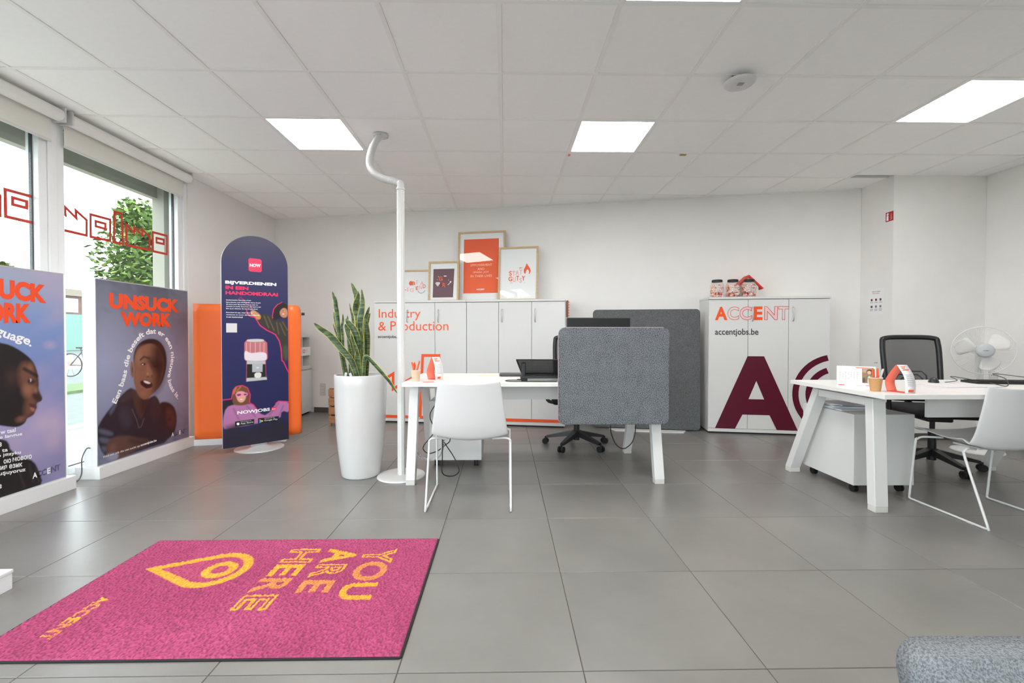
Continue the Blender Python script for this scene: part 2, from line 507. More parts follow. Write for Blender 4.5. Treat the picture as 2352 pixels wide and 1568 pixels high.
# ------------------------------------------------------------------ ceiling: grid bars, boards and lit panels
ceil = struct('ceiling', prism(NB(), slab, lambda u, v, t: Vector((u, v, t)), CEIL + 0.09, CEIL + 0.2), mat('ceiling_void', (120, 120, 120), 0.9))
CX, CY = -0.0284, 2.2173
lights = {(-3, 2): 'square lit ceiling panel beside the white flexible duct', (1, 2): 'square lit ceiling panel above the grey desk screen',
          (5, 1): 'square lit ceiling panel at the right edge above the fan', (1, -1): 'lit ceiling panel cut off by the top edge of the picture'}
for c in ((-3, -1), (-3, -4), (1, -4)): lights[c] = None
bw = 0.012
cfull = [(bw, bw), (T - bw, bw), (T - bw, T - bw), (bw, T - bw)]
ce_full = tile_mesh(cfull, CEIL + 0.005, CEIL + 0.025, 'ceiling_board', M_CEILT, bev=-0.002)
def pier_cut(pc):                         # boards stop at the pier
    if all(p[0] > PX - 1e-4 and p[1] > PY - 1e-4 for p in pc): return []
    if all(p[0] < PX for p in pc) or all(p[1] < PY for p in pc): return pc
    a = clip_poly(pc, 0, 1, PY - 0.001)
    b = clip_poly(clip_poly(pc, 0, -1, -PY), 1, 0, PX - 0.001)
    if len(b) >= 3 and area(b) > area(a): return b
    return a
M_EMIT = mat('lit_diffuser', (255, 252, 250), 0.6, emit=PANEL_LIGHT)
for i in range(-6, 9):
    for k in range(-8, 8):
        x, y = CX + i * T, CY + k * T
        pw = [(x + a, y + b) for a, b in cfull]; pc = room_clip(pw)
        if len(pc) < 3 or area(pc) < 0.004: continue
        if (i, k) in lights:
            lb = lights[(i, k)]
            t = thing('ceiling_light', lb or 'lit ceiling panel out of view behind the camera', 'ceiling light', (x + T / 2, y + T / 2, CEIL), 0,
                      'square lit ceiling panels')
            h = T / 2 - bw
            f = NB()
            for s in (-1, 1):
                box(f, -h, h, s * h - 0.009 * (s > 0), s * h + 0.009 * (s < 0), 0.001, 0.014)
                box(f, s * h - 0.009 * (s > 0), s * h + 0.009 * (s < 0), -h + 0.009, h - 0.009, 0.001, 0.014)
            obj('panel_frame', f, M_WHITE, t)
            obj('diffuser', bx(-h + 0.009, h - 0.009, -h + 0.009, h - 0.009, 0.004, 0.012), M_EMIT, t)
            continue
        pc = pier_cut(pc)
        if len(pc) < 3 or area(pc) < 0.003: continue
        if len(pc) == 4 and abs(area(pc) - area(pw)) < 1e-6: me = ce_full
        else: me = tile_mesh([(p[0] - x, p[1] - y) for p in pc], CEIL + 0.005, CEIL + 0.025, 'ceiling_board', M_CEILT, bev=-0.002)
        o = bpy.data.objects.new('ceiling_board', me); o.location = (x, y, 0); link(o, ceil)
for i in range(-5, 9):
    x = CX + i * T
    if x > XR: continue
    y1 = (PY if x > PX else BW(x)) - 0.004
    obj('grid_bar', bx(x - bw, x + bw, YF + 0.004, y1, CEIL, CEIL + 0.03), M_GRID, ceil)
for k in range(-7, 8):
    y = CY + k * T
    x1 = XR - 0.004
    if y > PY: x1 = PX - 0.004
    x1 = min(x1, (BW(0) - y) / 0.2008 - 0.03)
    if x1 < XL + 0.2: continue
    obj('grid_bar', bx(XL + 0.004, x1, y - bw, y + bw, CEIL + 0.0002, CEIL + 0.03), M_GRID, ceil)

# ------------------------------------------------------------------ walls
TOPW = CEIL + 0.2
OUT = -3.52                               # outer face of the window wall
w = NB(); box(w, OUT, XL, 4.66, BW(XL) + 0.02, 0, TOPW)
box(w, OUT + 0.06, XL, YF, 4.66, CEIL - 0.035, TOPW)       # narrow downstand above the windows
box(w, OUT + 0.06, XL, YF - 0.2, -2.04, 0, CEIL - 0.035)
struct('wall_left', w, M_WALL)
def wallb(name, a, b, z0, z1, th, m):
    pl = Plane(a, b); q = [(0, 0), (pl.len, 0), (pl.len, th), (0, th)]
    return prism(NB(), q, lambda u, v, t: pl.P(u, t, -v), z0, z1)
struct('wall_back', wallb('', (-3.55, BW(-3.55)), (5.2, BW(5.2)), 0, TOPW, 0.2, M_WALL), M_WALL)
struct('wall_right', bx(XR, XR + 0.2, YF - 0.2, BW(XR) + 0.2, 0, TOPW), M_WALL)
struct('wall_pier', prism(NB(), [(PX, PY), (XR - 0.002, PY), (XR - 0.002, BW(XR) - 0.004), (PX, BW(PX) - 0.004)], lambda u, v, t: Vector((u, v, t)), 0, CEIL + 0.05), M_WALL)
w = NB(); box(w, XL, XR, YF - 0.2, YF, 2.5, TOPW); box(w, XL, XL + 0.35, YF - 0.2, YF, 0, 2.5); box(w, 1.32, XR, YF - 0.2, YF, 0, 2.5)
struct('wall_front', w, M_WALL)
# skirting
BS = Plane((-2.66, BW(-2.66)), (PX, BW(PX)))
struct('baseboard_back', prism(NB(), [(0, 0.001), (BS.len - 0.02, 0.001), (BS.len - 0.02, 0.012), (0, 0.012)], lambda u, v, t: BS.P(u, t, v), 0, 0.07), M_BASE)
struct('baseboard_right', bx(XR - 0.012, XR - 0.001, YF, PY - 0.002, 0, 0.07), M_BASE)
struct('baseboard_pier', bx(PX - 0.012, XR - 0.013, PY - 0.012, PY - 0.001, 0, 0.07), M_BASE)
# thin shadow-gap trim where walls meet the ceiling
TR = Plane((XL, BW(XL)), (PX, BW(PX)))
struct('trim_1', prism(NB(), [(0.0, 0.0005), (TR.len - 0.015, 0.0005), (TR.len - 0.015, 0.014), (0.0, 0.014)], lambda u, v, t: TR.P(u, t, v), CEIL - 0.004, CEIL + 0.004), M_GRID)
struct('trim_2', bx(XL + 0.001, XL + 0.014, 4.66, BW(XL) - 0.02, CEIL - 0.004, CEIL + 0.004), M_GRID)

# ------------------------------------------------------------------ windows in the left wall
GX = -3.32
M_DECAL = mat('red_window_film', (186, 50, 34), 0.55)
def window(n, y0, y1, z0=0.03, z1=CEIL - 0.036, bars=True):
    t = bpy.data.objects.new('window_%d' % n, None); t.location = (GX, (y0 + y1) / 2, z0); COL.objects.link(t); t['kind'] = 'structure'
    fw = 0.058
    def part(name, b, m): return obj(name, b, m, t, world_space=True)
    part('frame_bar', bx(GX - 0.04, GX + 0.05, y0, y0 + fw, z0, z1, 0.004), M_FRAME)
    part('frame_bar', bx(GX - 0.04, GX + 0.05, y1 - fw, y1, z0, z1, 0.004), M_FRAME)
    part('frame_bar', bx(GX - 0.04, GX + 0.05, y0 + fw, y1 - fw, z0, z0 + 0.05, 0.004), M_FRAME)
    part('frame_bar', bx(GX - 0.04, GX + 0.05, y0 + fw, y1 - fw, z1 - fw, z1, 0.004), M_FRAME)
    g = NB()
    for s in (y0 + fw, y1 - fw - 0.008): box(g, GX - 0.010, GX + 0.010, s, s + 0.008, z0 + 0.05, z1 - fw)
    for s in (z0 + 0.05, z1 - fw - 0.008): box(g, GX - 0.010, GX + 0.010, y0 + fw + 0.008, y1 - fw - 0.008, s, s + 0.008)
    part('gasket', g, M_GASKET)
    part('pane', bx(GX - 0.004, GX + 0.004, y0 + fw + 0.0085, y1 - fw - 0.0085, z0 + 0.0585, z1 - fw - 0.0085), M_GLASS)
    return t
wins = []
edges = [(3.335, 4.607), (1.995, 3.268), (0.655, 1.928), (-0.685, 0.588), (-2.025, -0.752)]
for n, (a, b) in enumerate(edges): wins.append(window(n + 1, a, b))
# posts between the window frames, sill and end jamb
p = NB()
for a, b in zip(edges, edges[1:]): box(p, GX - 0.08, XL - 0.012, b[1] + 0.002, a[0] - 0.002, 0.03, CEIL - 0.037, 0.003)
box(p, GX - 0.08, XL - 0.005, 4.609, 4.658, 0.03, CEIL - 0.037, 0.003)
struct('trim_3', p, M_FRAME)
struct('trim_4', bx(OUT, XL - 0.002, YF, 4.658, 0.0, 0.028), M_FRAME)
# outer reveal and lintel of the facade
e = NB(); box(e, OUT, GX - 0.085, 4.545, 4.659, -0.15, CEIL - 0.04); box(e, OUT - 0.02, OUT + 0.05, YF, 4.659, 2.44, 3.1)
struct('wall_outside', e, M_CONC)
# unseen windows behind the camera, added for fill light from the front
for n, (a, b) in enumerate(((-2.88, -0.8), (-0.78, 1.3))):
    t = bpy.data.objects.new('window_%d' % (n + 6), None); t.location = (a, YF - 0.1, 0); COL.objects.link(t); t['kind'] = 'structure'
    for q in ((a, a + 0.06, 0.0, 2.5), (b - 0.06, b, 0.0, 2.5)): obj('frame_bar', bx(q[0], q[1], YF - 0.14, YF - 0.06, q[2], q[3]), M_FRAME, t, world_space=True)
    for q in ((a + 0.06, b - 0.06, 0.0, 0.06), (a + 0.06, b - 0.06, 2.44, 2.5)): obj('frame_bar', bx(q[0], q[1], YF - 0.14, YF - 0.06, q[2], q[3]), M_FRAME, t, world_space=True)
    obj('pane', bx(a + 0.06, b - 0.06, YF - 0.104, YF - 0.096, 0.06, 2.44), M_GLASS, t, world_space=True)

# red factory outline stuck on the glass
GP = Plane((GX + 0.006, 0.0), (GX + 0.006, 5.0))
def gpx(cx, cy): return GP.px(cx / 3.137, 160 + cy / 3.137)
DEC = [(1, True, [(37, 862), (240, 917), (240, 1103), (41, 1057)]), (1, True, [(91, 921), (192, 950), (192, 996), (91, 970)]),
       (0, False, [(416, 996), (471, 1046), (467, 987), (550, 1070), (546, 1013), (624, 1083), (624, 1194), (418, 1146)]),
       (0, True, [(652, 1042), (794, 1080), (794, 1233), (654, 1203)]), (0, True, [(689, 1091), (760, 1110), (760, 1147), (690, 1127)]),
       (0, True, [(826, 1023), (876, 1036), (886, 1255), (820, 1241)]),
       (0, True, [(909, 1115), (968, 1175), (968, 1135), (1026, 1192), (1024, 1150), (1079, 1205), (1079, 1298), (912, 1262)]),
       (0, True, [(1101, 1170), (1203, 1197), (1203, 1329), (1103, 1307)]), (0, True, [(1127, 1212), (1180, 1224), (1180, 1256), (1128, 1244)]),
       (1, False, [(-60, 840), (-2, 905), (-2, 1050), (-70, 1036)])]
for wi, closed, pts in DEC:
    q = [gpx(*c) for c in pts]
    V, F = strip_poly(q, 0.021, closed)
    flat('factory_decal', V, F, M_DECAL, wins[wi], GP, 0.0, label='red outline film of factory buildings on the glass')

# ------------------------------------------------------------------ roller blinds
M_BLIND = mat('blind_cloth', (222, 221, 214), 0.8)
def blind(y0, y1, label):
    t = thing('roller_blind', label, 'blind', (-3.215, (y0 + y1) / 2, 2.45), 0, 'roller blinds')
    for y in (y0, y1): obj('bracket', bx(-3.249, -3.150, y - 0.006, y + 0.006, CEIL - 0.108, CEIL - 0.003, 0.004), M_WPLAS, t, world_space=True)
    b = NB(); cyl(b, (-3.195, y0 + 0.007, CEIL - 0.058), (-3.195, y1 - 0.007, CEIL - 0.058), 0.044, n=24)
    obj('roller', b, mat('blind_roll', (238, 237, 233), 0.7), t, smooth=False, world_space=True)
    obj('cloth', bx(-3.2405, -3.2390, y0 + 0.02, y1 - 0.02, 2.475, CEIL - 0.055), M_BLIND, t, world_space=True)
    obj('bottom_bar', bx(-3.246, -3.234, y0 + 0.02, y1 - 0.02, 2.458, 2.476, 0.003), M_WPLAS, t, world_space=True)
blind(3.345, 4.60, 'rolled-up white blind above the window behind the boy poster')
blind(1.99, 3.29, 'rolled-up white blind above the leftmost window')
# ------------------------------------------------------------------ outside, seen through the glass
M_ASPH = mat('asphalt', (92, 98, 94), 0.9, noise=0.12, nscale=5)
M_PAVE = mat('pavement_slab', (184, 182, 168), 0.9, noise=0.10, nscale=3, rnd=21.0)
M_GRASS = mat('grass', (78, 98, 52), 0.95, noise=0.3, nscale=9)
M_PINK = mat('bike_lane', (140, 96, 88), 0.9, noise=0.08, nscale=3)
M_LIGHTC = mat('kerb_concrete', (160, 162, 156), 0.9, noise=0.06, nscale=4)
gz = -0.15
struct('floor_outside', bx(-90, 60, -60, 120, gz - 0.3, gz - 0.02), M_ASPH)
pav = struct('floor_pavement', bx(-5.5, OUT, -6, 14, gz - 0.02, gz - 0.006), M_GROUT)
slabm = tile_mesh([(0.006, 0.006), (0.494, 0.006), (0.494, 0.994), (0.006, 0.994)], gz - 0.01, gz + 0.012, 'slab', M_PAVE)
for i in range(4):
    for k in range(12):
        o = bpy.data.objects.new('slab', slabm); o.location = (-5.5 + i * 0.495, 0.4 + k * 1.0 + (0.5 if i % 2 else 0), 0); link(o, pav)
for nm, x0, x1, m, h in (('floor_kerb', -5.66, -5.5, M_LIGHTC, 0.05), ('floor_verge', -10.4, -9.1, M_GRASS, 0.04), ('floor_lane', -19.0, -16.6, M_PINK, 0.02),
                         ('floor_footway', -24.5, -19.1, M_LIGHTC, 0.03), ('floor_strip', -16.5, -15.2, M_LIGHTC, 0.02), ('floor_field', -60, -38, M_GRASS, 0.02)):
    struct(nm, bx(x0, x1, -20, 90, gz - 0.02, gz + h), m)
# low industrial building across the road
b = thing('warehouse', 'long teal and brown warehouse across the road outside the window', 'building', (-34, 30, gz))
obj('wall', bx(-40, -33, -10, 70, gz, 2.6), mat('teal_cladding', (104, 140, 130), 0.7, noise=0.05, nscale=1), b, world_space=True)
obj('upper_wall', bx(-40, -33.05, -10, 70, 2.6, 4.0), mat('brown_brick', (104, 72, 62), 0.85, noise=0.2, nscale=2), b, world_space=True)
obj('roof', bx(-40.3, -32.8, -10.2, 70.2, 4.0, 4.5), mat('roof_edge', (130, 118, 104), 0.8), b, world_space=True)
for y in (20, 26.5, 33, 39, 45):
    f = obj('window', bx(-33.08, -33.0, y, y + 2.2, 2.75, 3.8), mat('house_window', (205, 196, 190), 0.3), b, world_space=True)
for y in (24, 36, 47): obj('pilaster', bx(-33.0, -32.85, y, y + 0.3, gz, 2.6), mat('pale_pilaster', (190, 205, 200), 0.7), b, world_space=True)
# trees
M_LEAF = mat('leaf_green', (66, 92, 28), 0.7, noise=0.35, nscale=3)
M_LEAF2 = mat('leaf_light', (98, 122, 44), 0.7, noise=0.3, nscale=3)
M_BARK = mat('bark', (92, 80, 66), 0.9, noise=0.2, nscale=12)
def tree(label, base, trunk_h, blobs, n, leaf, seed):
    rs = random.Random(seed)
    t = thing('tree', label, 'tree', base)
    tr = NB(); tube(tr, [(0, 0, 0), (0.05, 0.02, trunk_h * 0.5), (0, 0.05, trunk_h)], [0.11, 0.08, 0.05], 8)
    for c, r in blobs: tube(tr, [(0, 0.03, trunk_h * 0.7), Vector(c) * 0.6 + Vector((0, 0, trunk_h * 0.3)), c], [0.045, 0.03, 0.01], 6)
    obj('trunk', tr, M_BARK, t, smooth=True)
    V = []; F = []; V2 = []; F2 = []
    for k in range(n):
        c, r = rs.choice(blobs)
        d = Vector((rs.gauss(0, 1), rs.gauss(0, 1), rs.gauss(0, 1))).normalized() * r * rs.random() ** 0.45
        p = Vector(c) + d * Vector((1, 1, 0.9)).length / 1.7
        a = Vector((rs.gauss(0, 1), rs.gauss(0, 1), rs.gauss(0, 0.6))).normalized(); bb = a.orthogonal().normalized()
        s = leaf * (0.7 + 0.6 * rs.random())
        vv, ff = (V, F) if rs.random() < 0.65 else (V2, F2)
        i = len(vv); vv += [p - a * s, p + bb * s * 0.42, p + a * s, p - bb * s * 0.42]; ff.append((i, i + 1, i + 2, i + 3))
    obj('foliage', (V, F), M_LEAF, t, kind='stuff'); obj('foliage', (V2, F2), M_LEAF2, t, kind='stuff')
    return t
tree('leafy green tree outside, right behind the factory outline film', (-9.75, 12.0, gz), 2.0,
     [((0.1, 0, 4.3), 0.55), ((0.25, 0, 3.8), 0.75), ((-0.15, 0, 3.3), 0.85), ((0.5, 0, 3.2), 0.9), ((-0.35, 0.1, 2.55), 0.8), ((0.3, 0, 2.4), 1.0), ((0.9, 0, 2.8), 0.9), ((-0.1, 0, 1.9), 0.7), ((0.8, 0, 3.9), 0.7)], 5200, 0.09, 3)
tree('distant tree top showing above the left poster', (-22.2, 20.0, gz), 3.0,
     [((0, 0, 4.1), 0.35), ((0.35, 0, 3.7), 0.55), ((-0.5, 0, 3.6), 0.5), ((0.0, 0, 3.2), 0.8), ((0.75, 0.2, 3.6), 0.35), ((0.5, 0.2, 3.0), 0.8)], 2200, 0.15, 5)
# overhead wires
for q, (za, zb) in enumerate(((5.9, 5.7), (5.45, 5.25), (4.9, 4.72))):
    wv = NB(); tube(wv, [(-31, y, za + (zb - za) * (y - 5) / 60) for y in (5, 20, 35, 50, 65)], 0.012, 4)
    tag(obj('overhead_wire', wv, M_BLACK), ['topmost thin overhead wire above the warehouse roof', 'middle thin overhead wire above the warehouse roof', 'lowest thin overhead wire just above the warehouse roof'][q], 'wire', 'overhead wires')
for y in (5, 65): tag(obj('utility_pole', tube(NB(), [(-31.13, y, gz), (-31.13, y, 6.2)], 0.1, 8), M_BARK), 'wooden pole carrying the overhead wires, %s end' % ('near' if y == 5 else 'far'), 'pole')
# parked bicycle
b = thing('bicycle', 'parked bicycle outside between the two posters', 'bicycle', (-12.62, 13.2, gz))
for wx in (0.0, 1.02):
    wh = NB(); pts = [(wx + 0.33 * math.cos(2 * PI * k / 28), 0, 0.34 + 0.33 * math.sin(2 * PI * k / 28)) for k in range(29)]
    tube(wh, pts, 0.016, 6, caps=False)
    for k in range(10): tube(wh, [(wx, 0, 0.34), (wx + 0.33 * math.cos(2 * PI * k / 10), 0, 0.34 + 0.33 * math.sin(2 * PI * k / 10))], 0.003, 3)
    obj('wheel', wh, M_RUBBER, b)
fr = NB()
for q in (((0, .34), (.42, .32)), ((.42, .32), (.30, .82)), ((0, .34), (.33, .72)), ((.42, .32), (.86, .72)), ((.33, .76), (.84, .80)), ((1.02, .34), (.82, .95))):
    tube(fr, [(q[0][0], 0, q[0][1]), (q[1][0], 0, q[1][1])], 0.016, 6)
obj('bike_frame', fr, mat('bike_paint', (70, 74, 78), 0.4), b)
obj('handlebar', tube(NB(), [(0.80, -0.26, 0.98), (0.84, 0, 0.97), (0.80, 0.26, 0.98)], 0.012, 6), M_BLACK, b)
obj('saddle', bx(0.2, 0.42, -0.06, 0.06, 0.82, 0.87, 0.02), M_BLACK, b)
# ------------------------------------------------------------------ tall cabinets along the back wall
M_CAB = mat('cabinet_laminate', (213, 212, 210), 0.38, noise=0.008, nscale=2)
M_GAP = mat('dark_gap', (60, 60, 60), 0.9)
M_HANDLE = mat('satin_handle', (205, 206, 208), 0.3, metal=0.6)
CH_ = 1.5; CD = 0.42; KB = 0.04
def cabinet(label, pl, s0, w, group='white three-door cabinets'):
    """three-door cabinet; front face on plane pl from s0 to s0 + w"""
    o = pl.P(s0, 0); ang = math.atan2(pl.d.y, pl.d.x)
    t = thing('cabinet', label, 'cabinet', o, ang, group)
    b = NB(); box(b, 0.001, w - 0.001, 0.024, CD, 0.02, CH_ - 0.026)
    obj('body', b, M_CAB, t)
    obj('gap_shade', bx(0.004, w - 0.004, 0.0188, 0.0238, 0.056, CH_ - 0.027), M_GAP, t)  # dark sheet behind the doors, paints the shade seen in their gaps
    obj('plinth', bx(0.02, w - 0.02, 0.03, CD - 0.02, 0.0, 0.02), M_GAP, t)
    obj('bottom_rail', bx(0.001, w - 0.001, 0.0, 0.019, 0.02, 0.055, 0.001), M_CAB, t)
    obj('top_board', bx(0.0005, w - 0.0005, -0.012, CD, CH_ - 0.025, CH_, 0.002), M_CAB, t)
    dw = w / 3
    for k in range(3):
        d = obj('door', bx(k * dw + 0.0022, (k + 1) * dw - 0.0022, 0.0, 0.018, 0.058, CH_ - 0.029, 0.0012), M_CAB, t)
        if k:
            h = NB(); tube(h, [(k * dw + 0.042, 0.0, 1.385), (k * dw + 0.042, -0.022, 1.38), (k * dw + 0.042, -0.022, 1.24), (k * dw + 0.042, 0.0, 1.235)], 0.0055, 8)
            obj('handle', h, M_HANDLE, d, smooth=True)
    return t
CA = Plane((-1.615, 5.563), (0.705, 5.164))
WA = CA.len / 2
cabA1 = cabinet('white cabinet with orange industry lettering behind the plant', CA, 0.0, WA - 0.002)
cabA2 = cabinet('plain white cabinet with orange stripe under the framed posters, right half', CA, WA, WA - 0.002)
CB = Plane((2.249, 4.894), (3.452, 4.682))
cabB = cabinet('white cabinet with large dark red letter A under the jars', CB, 0.0, CB.len)
def L_(parent, pl, text, p0, p1, m, off=0.0022, **k):
    """lettering fitted between two measured corners (left-bottom, right-top)"""
    a = pl.px(*p0); b = pl.px(*p1)
    return letter('lettering', text, m, parent, pl, a[0], b[0], a[1], b[1], off, **k)
L_(cabA1, CA, 'Industry', (870, 736), (966, 709), M_ORANGE)
L_(cabA1, CA, '&', (869, 759), (887, 739), M_ORANGE)
L_(cabA1, CA, 'Production', (897, 759), (1030, 737), M_ORANGE)
L_(cabA1, CA, 'accentjobs.be', (868, 778), (922, 769.5), M_INK, bold=0.012)
def LP(parent, pl, pxs, w, m, closed=False, off=0.0022, name='outline_film'):
    V, F = strip_poly([pl.px(*q) for q in pxs], w, closed); return flat(name, V, F, m, parent, pl, off)
LP(cabA1, CA, [(874, 876), (903, 858), (903, 893), (960, 859), (962, 862)], 0.034, M_ORANGE)
LP(cabA1, CA, [(965, 958), (971, 816), (1008.5, 816), (1012, 958)], 0.034, M_ORANGE)
z0 = 0.078
for t_, a, b in ((cabA1, 0.02, CA.px(965, 955)[0] - 0.1), (cabA1, CA.px(965, 955)[0], WA - 0.004), (cabA2, WA + 0.002, CA.len - 0.006)):
    V = [(a, z0 - 0.017), (b, z0 - 0.017), (b, z0 + 0.017), (a, z0 + 0.017)]
    flat('stripe', V, [(0, 1, 2, 3)], M_ORANGE, t_, CA, 0.0024)
# right cabinet: logo, address and giant letters
M_LPINK = mat('pink_film', (236, 190, 190), 0.5)
M_WINE = mat('dark_red_film', (88, 8, 38), 0.35)
sA, zb = CB.px(1642, 735); sB, zt = CB.px(1812, 703)
wl_ = sB - sA; fr_ = [0, .175, .345, .535, .68, .865, 1.0]
starts = [0, .172, .338, .532, .673, .86]; ends = [.172, .33, .505, .648, .85, 1.0]
for ch, a, b, st in zip('ACCENT', starts, ends, 'soHsHo'):
    q = dict(bold=0.03) if st == 's' else {}
    if st == 'H': letter('lettering', ch, M_LPINK, cabB, CB, sA + a * wl_ + 0.003, sA + b * wl_ - 0.003, zb + 0.003, zt - 0.003, 0.0022, bold=0.03)
    if st != 's': letter('lettering', ch, M_ORANGE if st == 'o' else mat('red_line_film', (216, 84, 84), 0.5), cabB, CB, sA + a * wl_, sA + b * wl_, zb, zt, 0.0026, outline=0.012, bold=0.03)
    else: letter('lettering', ch, M_ORANGE, cabB, CB, sA + a * wl_, sA + b * wl_, zb, zt, 0.0022, bold=0.035)
L_(cabB, CB, 'accentjobs.be', (1642, 773), (1742, 754.5), M_INK, bold=0.012)
za, zt = 0.058, 0.853
sx = lambda x, y: CB.px(x, y)[0]
a0, a1 = 2.323, 3.149
A0 = (sx(1642, 990), za); A1 = (sx(1832, 992), za); T0 = (sx(1717, 818), zt); T1 = (sx(1755, 818), zt)
i0 = (sx(1688, 990), za); i1 = (sx(1784, 990), za); bz0, bz1 = 0.215, 0.385; hz = 0.585
le = lambda z, p, q: p[0] + (q[0] - p[0]) * (z - p[1]) / (q[1] - p[1])
def quadfilm(parent, pl, polys, m): 
    V = []; F = []
    for p in polys:
        F.append(tuple(range(len(V), len(V) + len(p)))); V += p
    return flat('letter_film', V, F, m, parent, pl, 0.0022)
apx = sx(1737, 876)
in0 = lambda z: le(z, (sx(1719, 917), bz1), (apx, hz)); in1 = lambda z: le(z, (sx(1755, 917), bz1), (apx, hz))
il = lambda z: le(z, i0, (i0[0] + 0.075, bz0)); ir = lambda z: le(z, i1, (i1[0] - 0.075, bz0))
oL = lambda z: le(z, A0, T0); oR = lambda z: le(z, A1, T1)
quadfilm(cabB, CB, [[(oL(za), za), (il(za), za), (il(bz0), bz0), (oL(bz0), bz0)], [(ir(za), za), (oR(za), za), (oR(bz0), bz0), (ir(bz0), bz0)],
                    [(oL(bz0), bz0), (oR(bz0), bz0), (oR(bz1), bz1), (oL(bz1), bz1)],
                    [(oL(bz1), bz1), (in0(bz1), bz1), (apx, hz), (oL(hz), hz)], [(in1(bz1), bz1), (oR(bz1), bz1), (oR(hz), hz), (apx, hz)],
                    [(oL(hz), hz), (oR(hz), hz), (oR(zt), zt), (oL(zt), zt)]], M_WINE)
# big C: two arcs running off the right edge of the cabinet
cs, cz = CB.len + 0.06, 0.455
def arc(r, a0, a1, n=26):
    p = [(cs + r * math.cos(math.radians(a0 + (a1 - a0) * i / n)), cz + r * math.sin(math.radians(a0 + (a1 - a0) * i / n))) for i in range(n + 1)]
    return [q for q in p if q[0] < CB.len - 0.004]
for r, a, b in ((0.395, 95, 272), (0.265, 95, 268)):
    V, F = strip_poly(arc(r, a, b), 0.062); flat('letter_film', V, F, M_WINE, cabB, CB, 0.0022)

# ------------------------------------------------------------------ framed posters leaning on the cabinets
M_OAK = mat('oak_frame', (196, 168, 128), 0.5, noise=0.12, nscale=14, stretch=(1, 1, 6))
M_PAPER = mat('white_paper', (236, 236, 236), 0.8)
M_PGLASS = glass_mat('picture_glass', (0.97, 0.98, 0.98), 1.0)
ca = math.atan2(CA.d.y, CA.d.x)
class Tilt:
    """leaning sheet: s along the cabinet, h up the sheet"""
    def __init__(self, s0, back, lean, zb, turn=0.0):
        Rz = Matrix.Rotation(turn, 3, 'Z'); n = Rz @ CA.n; up = Vector((0, 0, 1))
        self.o = CA.P(s0, zb, -back); self.d = Rz @ CA.d; self.u = up * math.cos(lean) - n * math.sin(lean); self.n = n * math.cos(lean) + up * math.sin(lean)
    def P(self, s, z, off=0.0): return self.o + self.d * s + self.u * z + self.n * off
def picture(label, s0, w, h, back, lean, turn=0.0, bar=0.022):
    tl = Tilt(s0, back, lean, CH_ + 0.001 + 0.004 * math.sin(abs(lean)), turn)
    t = thing('picture_frame', label, 'framed poster', tl.P(w / 2, 0), 0, 'framed posters on the cabinets')
    for q in (((0, 0), (bar, 0), (bar, h), (0, h)), ((w - bar, 0), (w, 0), (w, h), (w - bar, h)), ((bar, 0), (w - bar, 0), (w - bar, bar), (bar, bar)), ((bar, h - bar), (w - bar, h - bar), (w - bar, h), (bar, h))):
        obj('frame_bar', prism(NB(), list(q), lambda u, v, o: tl.P(u, v, o), -0.002, 0.020), M_OAK, t, world_space=True)
    obj('sheet', prism(NB(), [(bar, bar), (w - bar, bar), (w - bar, h - bar), (bar, h - bar)], lambda u, v, o: tl.P(u, v, o), 0.0, 0.006), M_PAPER, t, world_space=True)
    g = ([tl.P(*q, 0.0125) for q in ((bar, bar), (w - bar, bar), (w - bar, h - bar), (bar, h - bar))], [(0, 1, 2, 3)])
    obj('glass', g, M_PGLASS, t, world_space=True)
    return t, tl
def tint(t, tl, pts, m, off=0.0065, name='print'): return obj(name, ([tl.P(*q, off) for q in pts], [tuple(range(len(pts)))]), m, t, world_space=True)
def word(t, tl, s, x0, x1, y0, y1, m, off=0.0085, **k):
    V, F = glyphs(s, **k); V = fit(V, x0, x1, y0, y1); return obj('lettering', ([tl.P(a, b, off) for a, b, _ in V], F), m, t, world_space=True)
SP = lambda x, y, back=0.3: CA.moved(-back).px(x, y)
M_OINK = mat('orange_ink', (236, 92, 44), 0.55); M_PINKINK = mat('pink_ink', (240, 178, 172), 0.6); M_PLUM = mat('plum_ink', (104, 70, 82), 0.6)
M_GINK = mat('grey_ink', (120, 120, 122), 0.6); M_SILVER = mat('silver_ink', (216, 204, 204), 0.6)
M_PRO = mat('orange_poster_ink', (238, 92, 34), 0.55); M_CREAM = mat('pale_orange_ink', (252, 206, 176), 0.55)
# big orange poster
t, tl = picture('tallest framed poster with orange print and white lettering', 0.965, 0.62, 0.90, 0.365, 0.055, -0.045)
tint(t, tl, [(0.075, 0.11), (0.535, 0.11), (0.535, 0.805), (0.075, 0.805)], M_PRO)
for s, x0, x1, y in (('EMPOWERMENT', 0.17, 0.45, 0.455), ('AND', 0.26, 0.35, 0.405), ('SPARK JOY', 0.205, 0.41, 0.36), ('IN THEIR LIVES', 0.17, 0.45, 0.315)):
    word(t, tl, s, x0, x1, y, y + 0.03, M_CREAM, bold=0.0)
word(t, tl, 'ACCENT', 0.25, 0.355, 0.148, 0.168, M_WINK, bold=0.03)
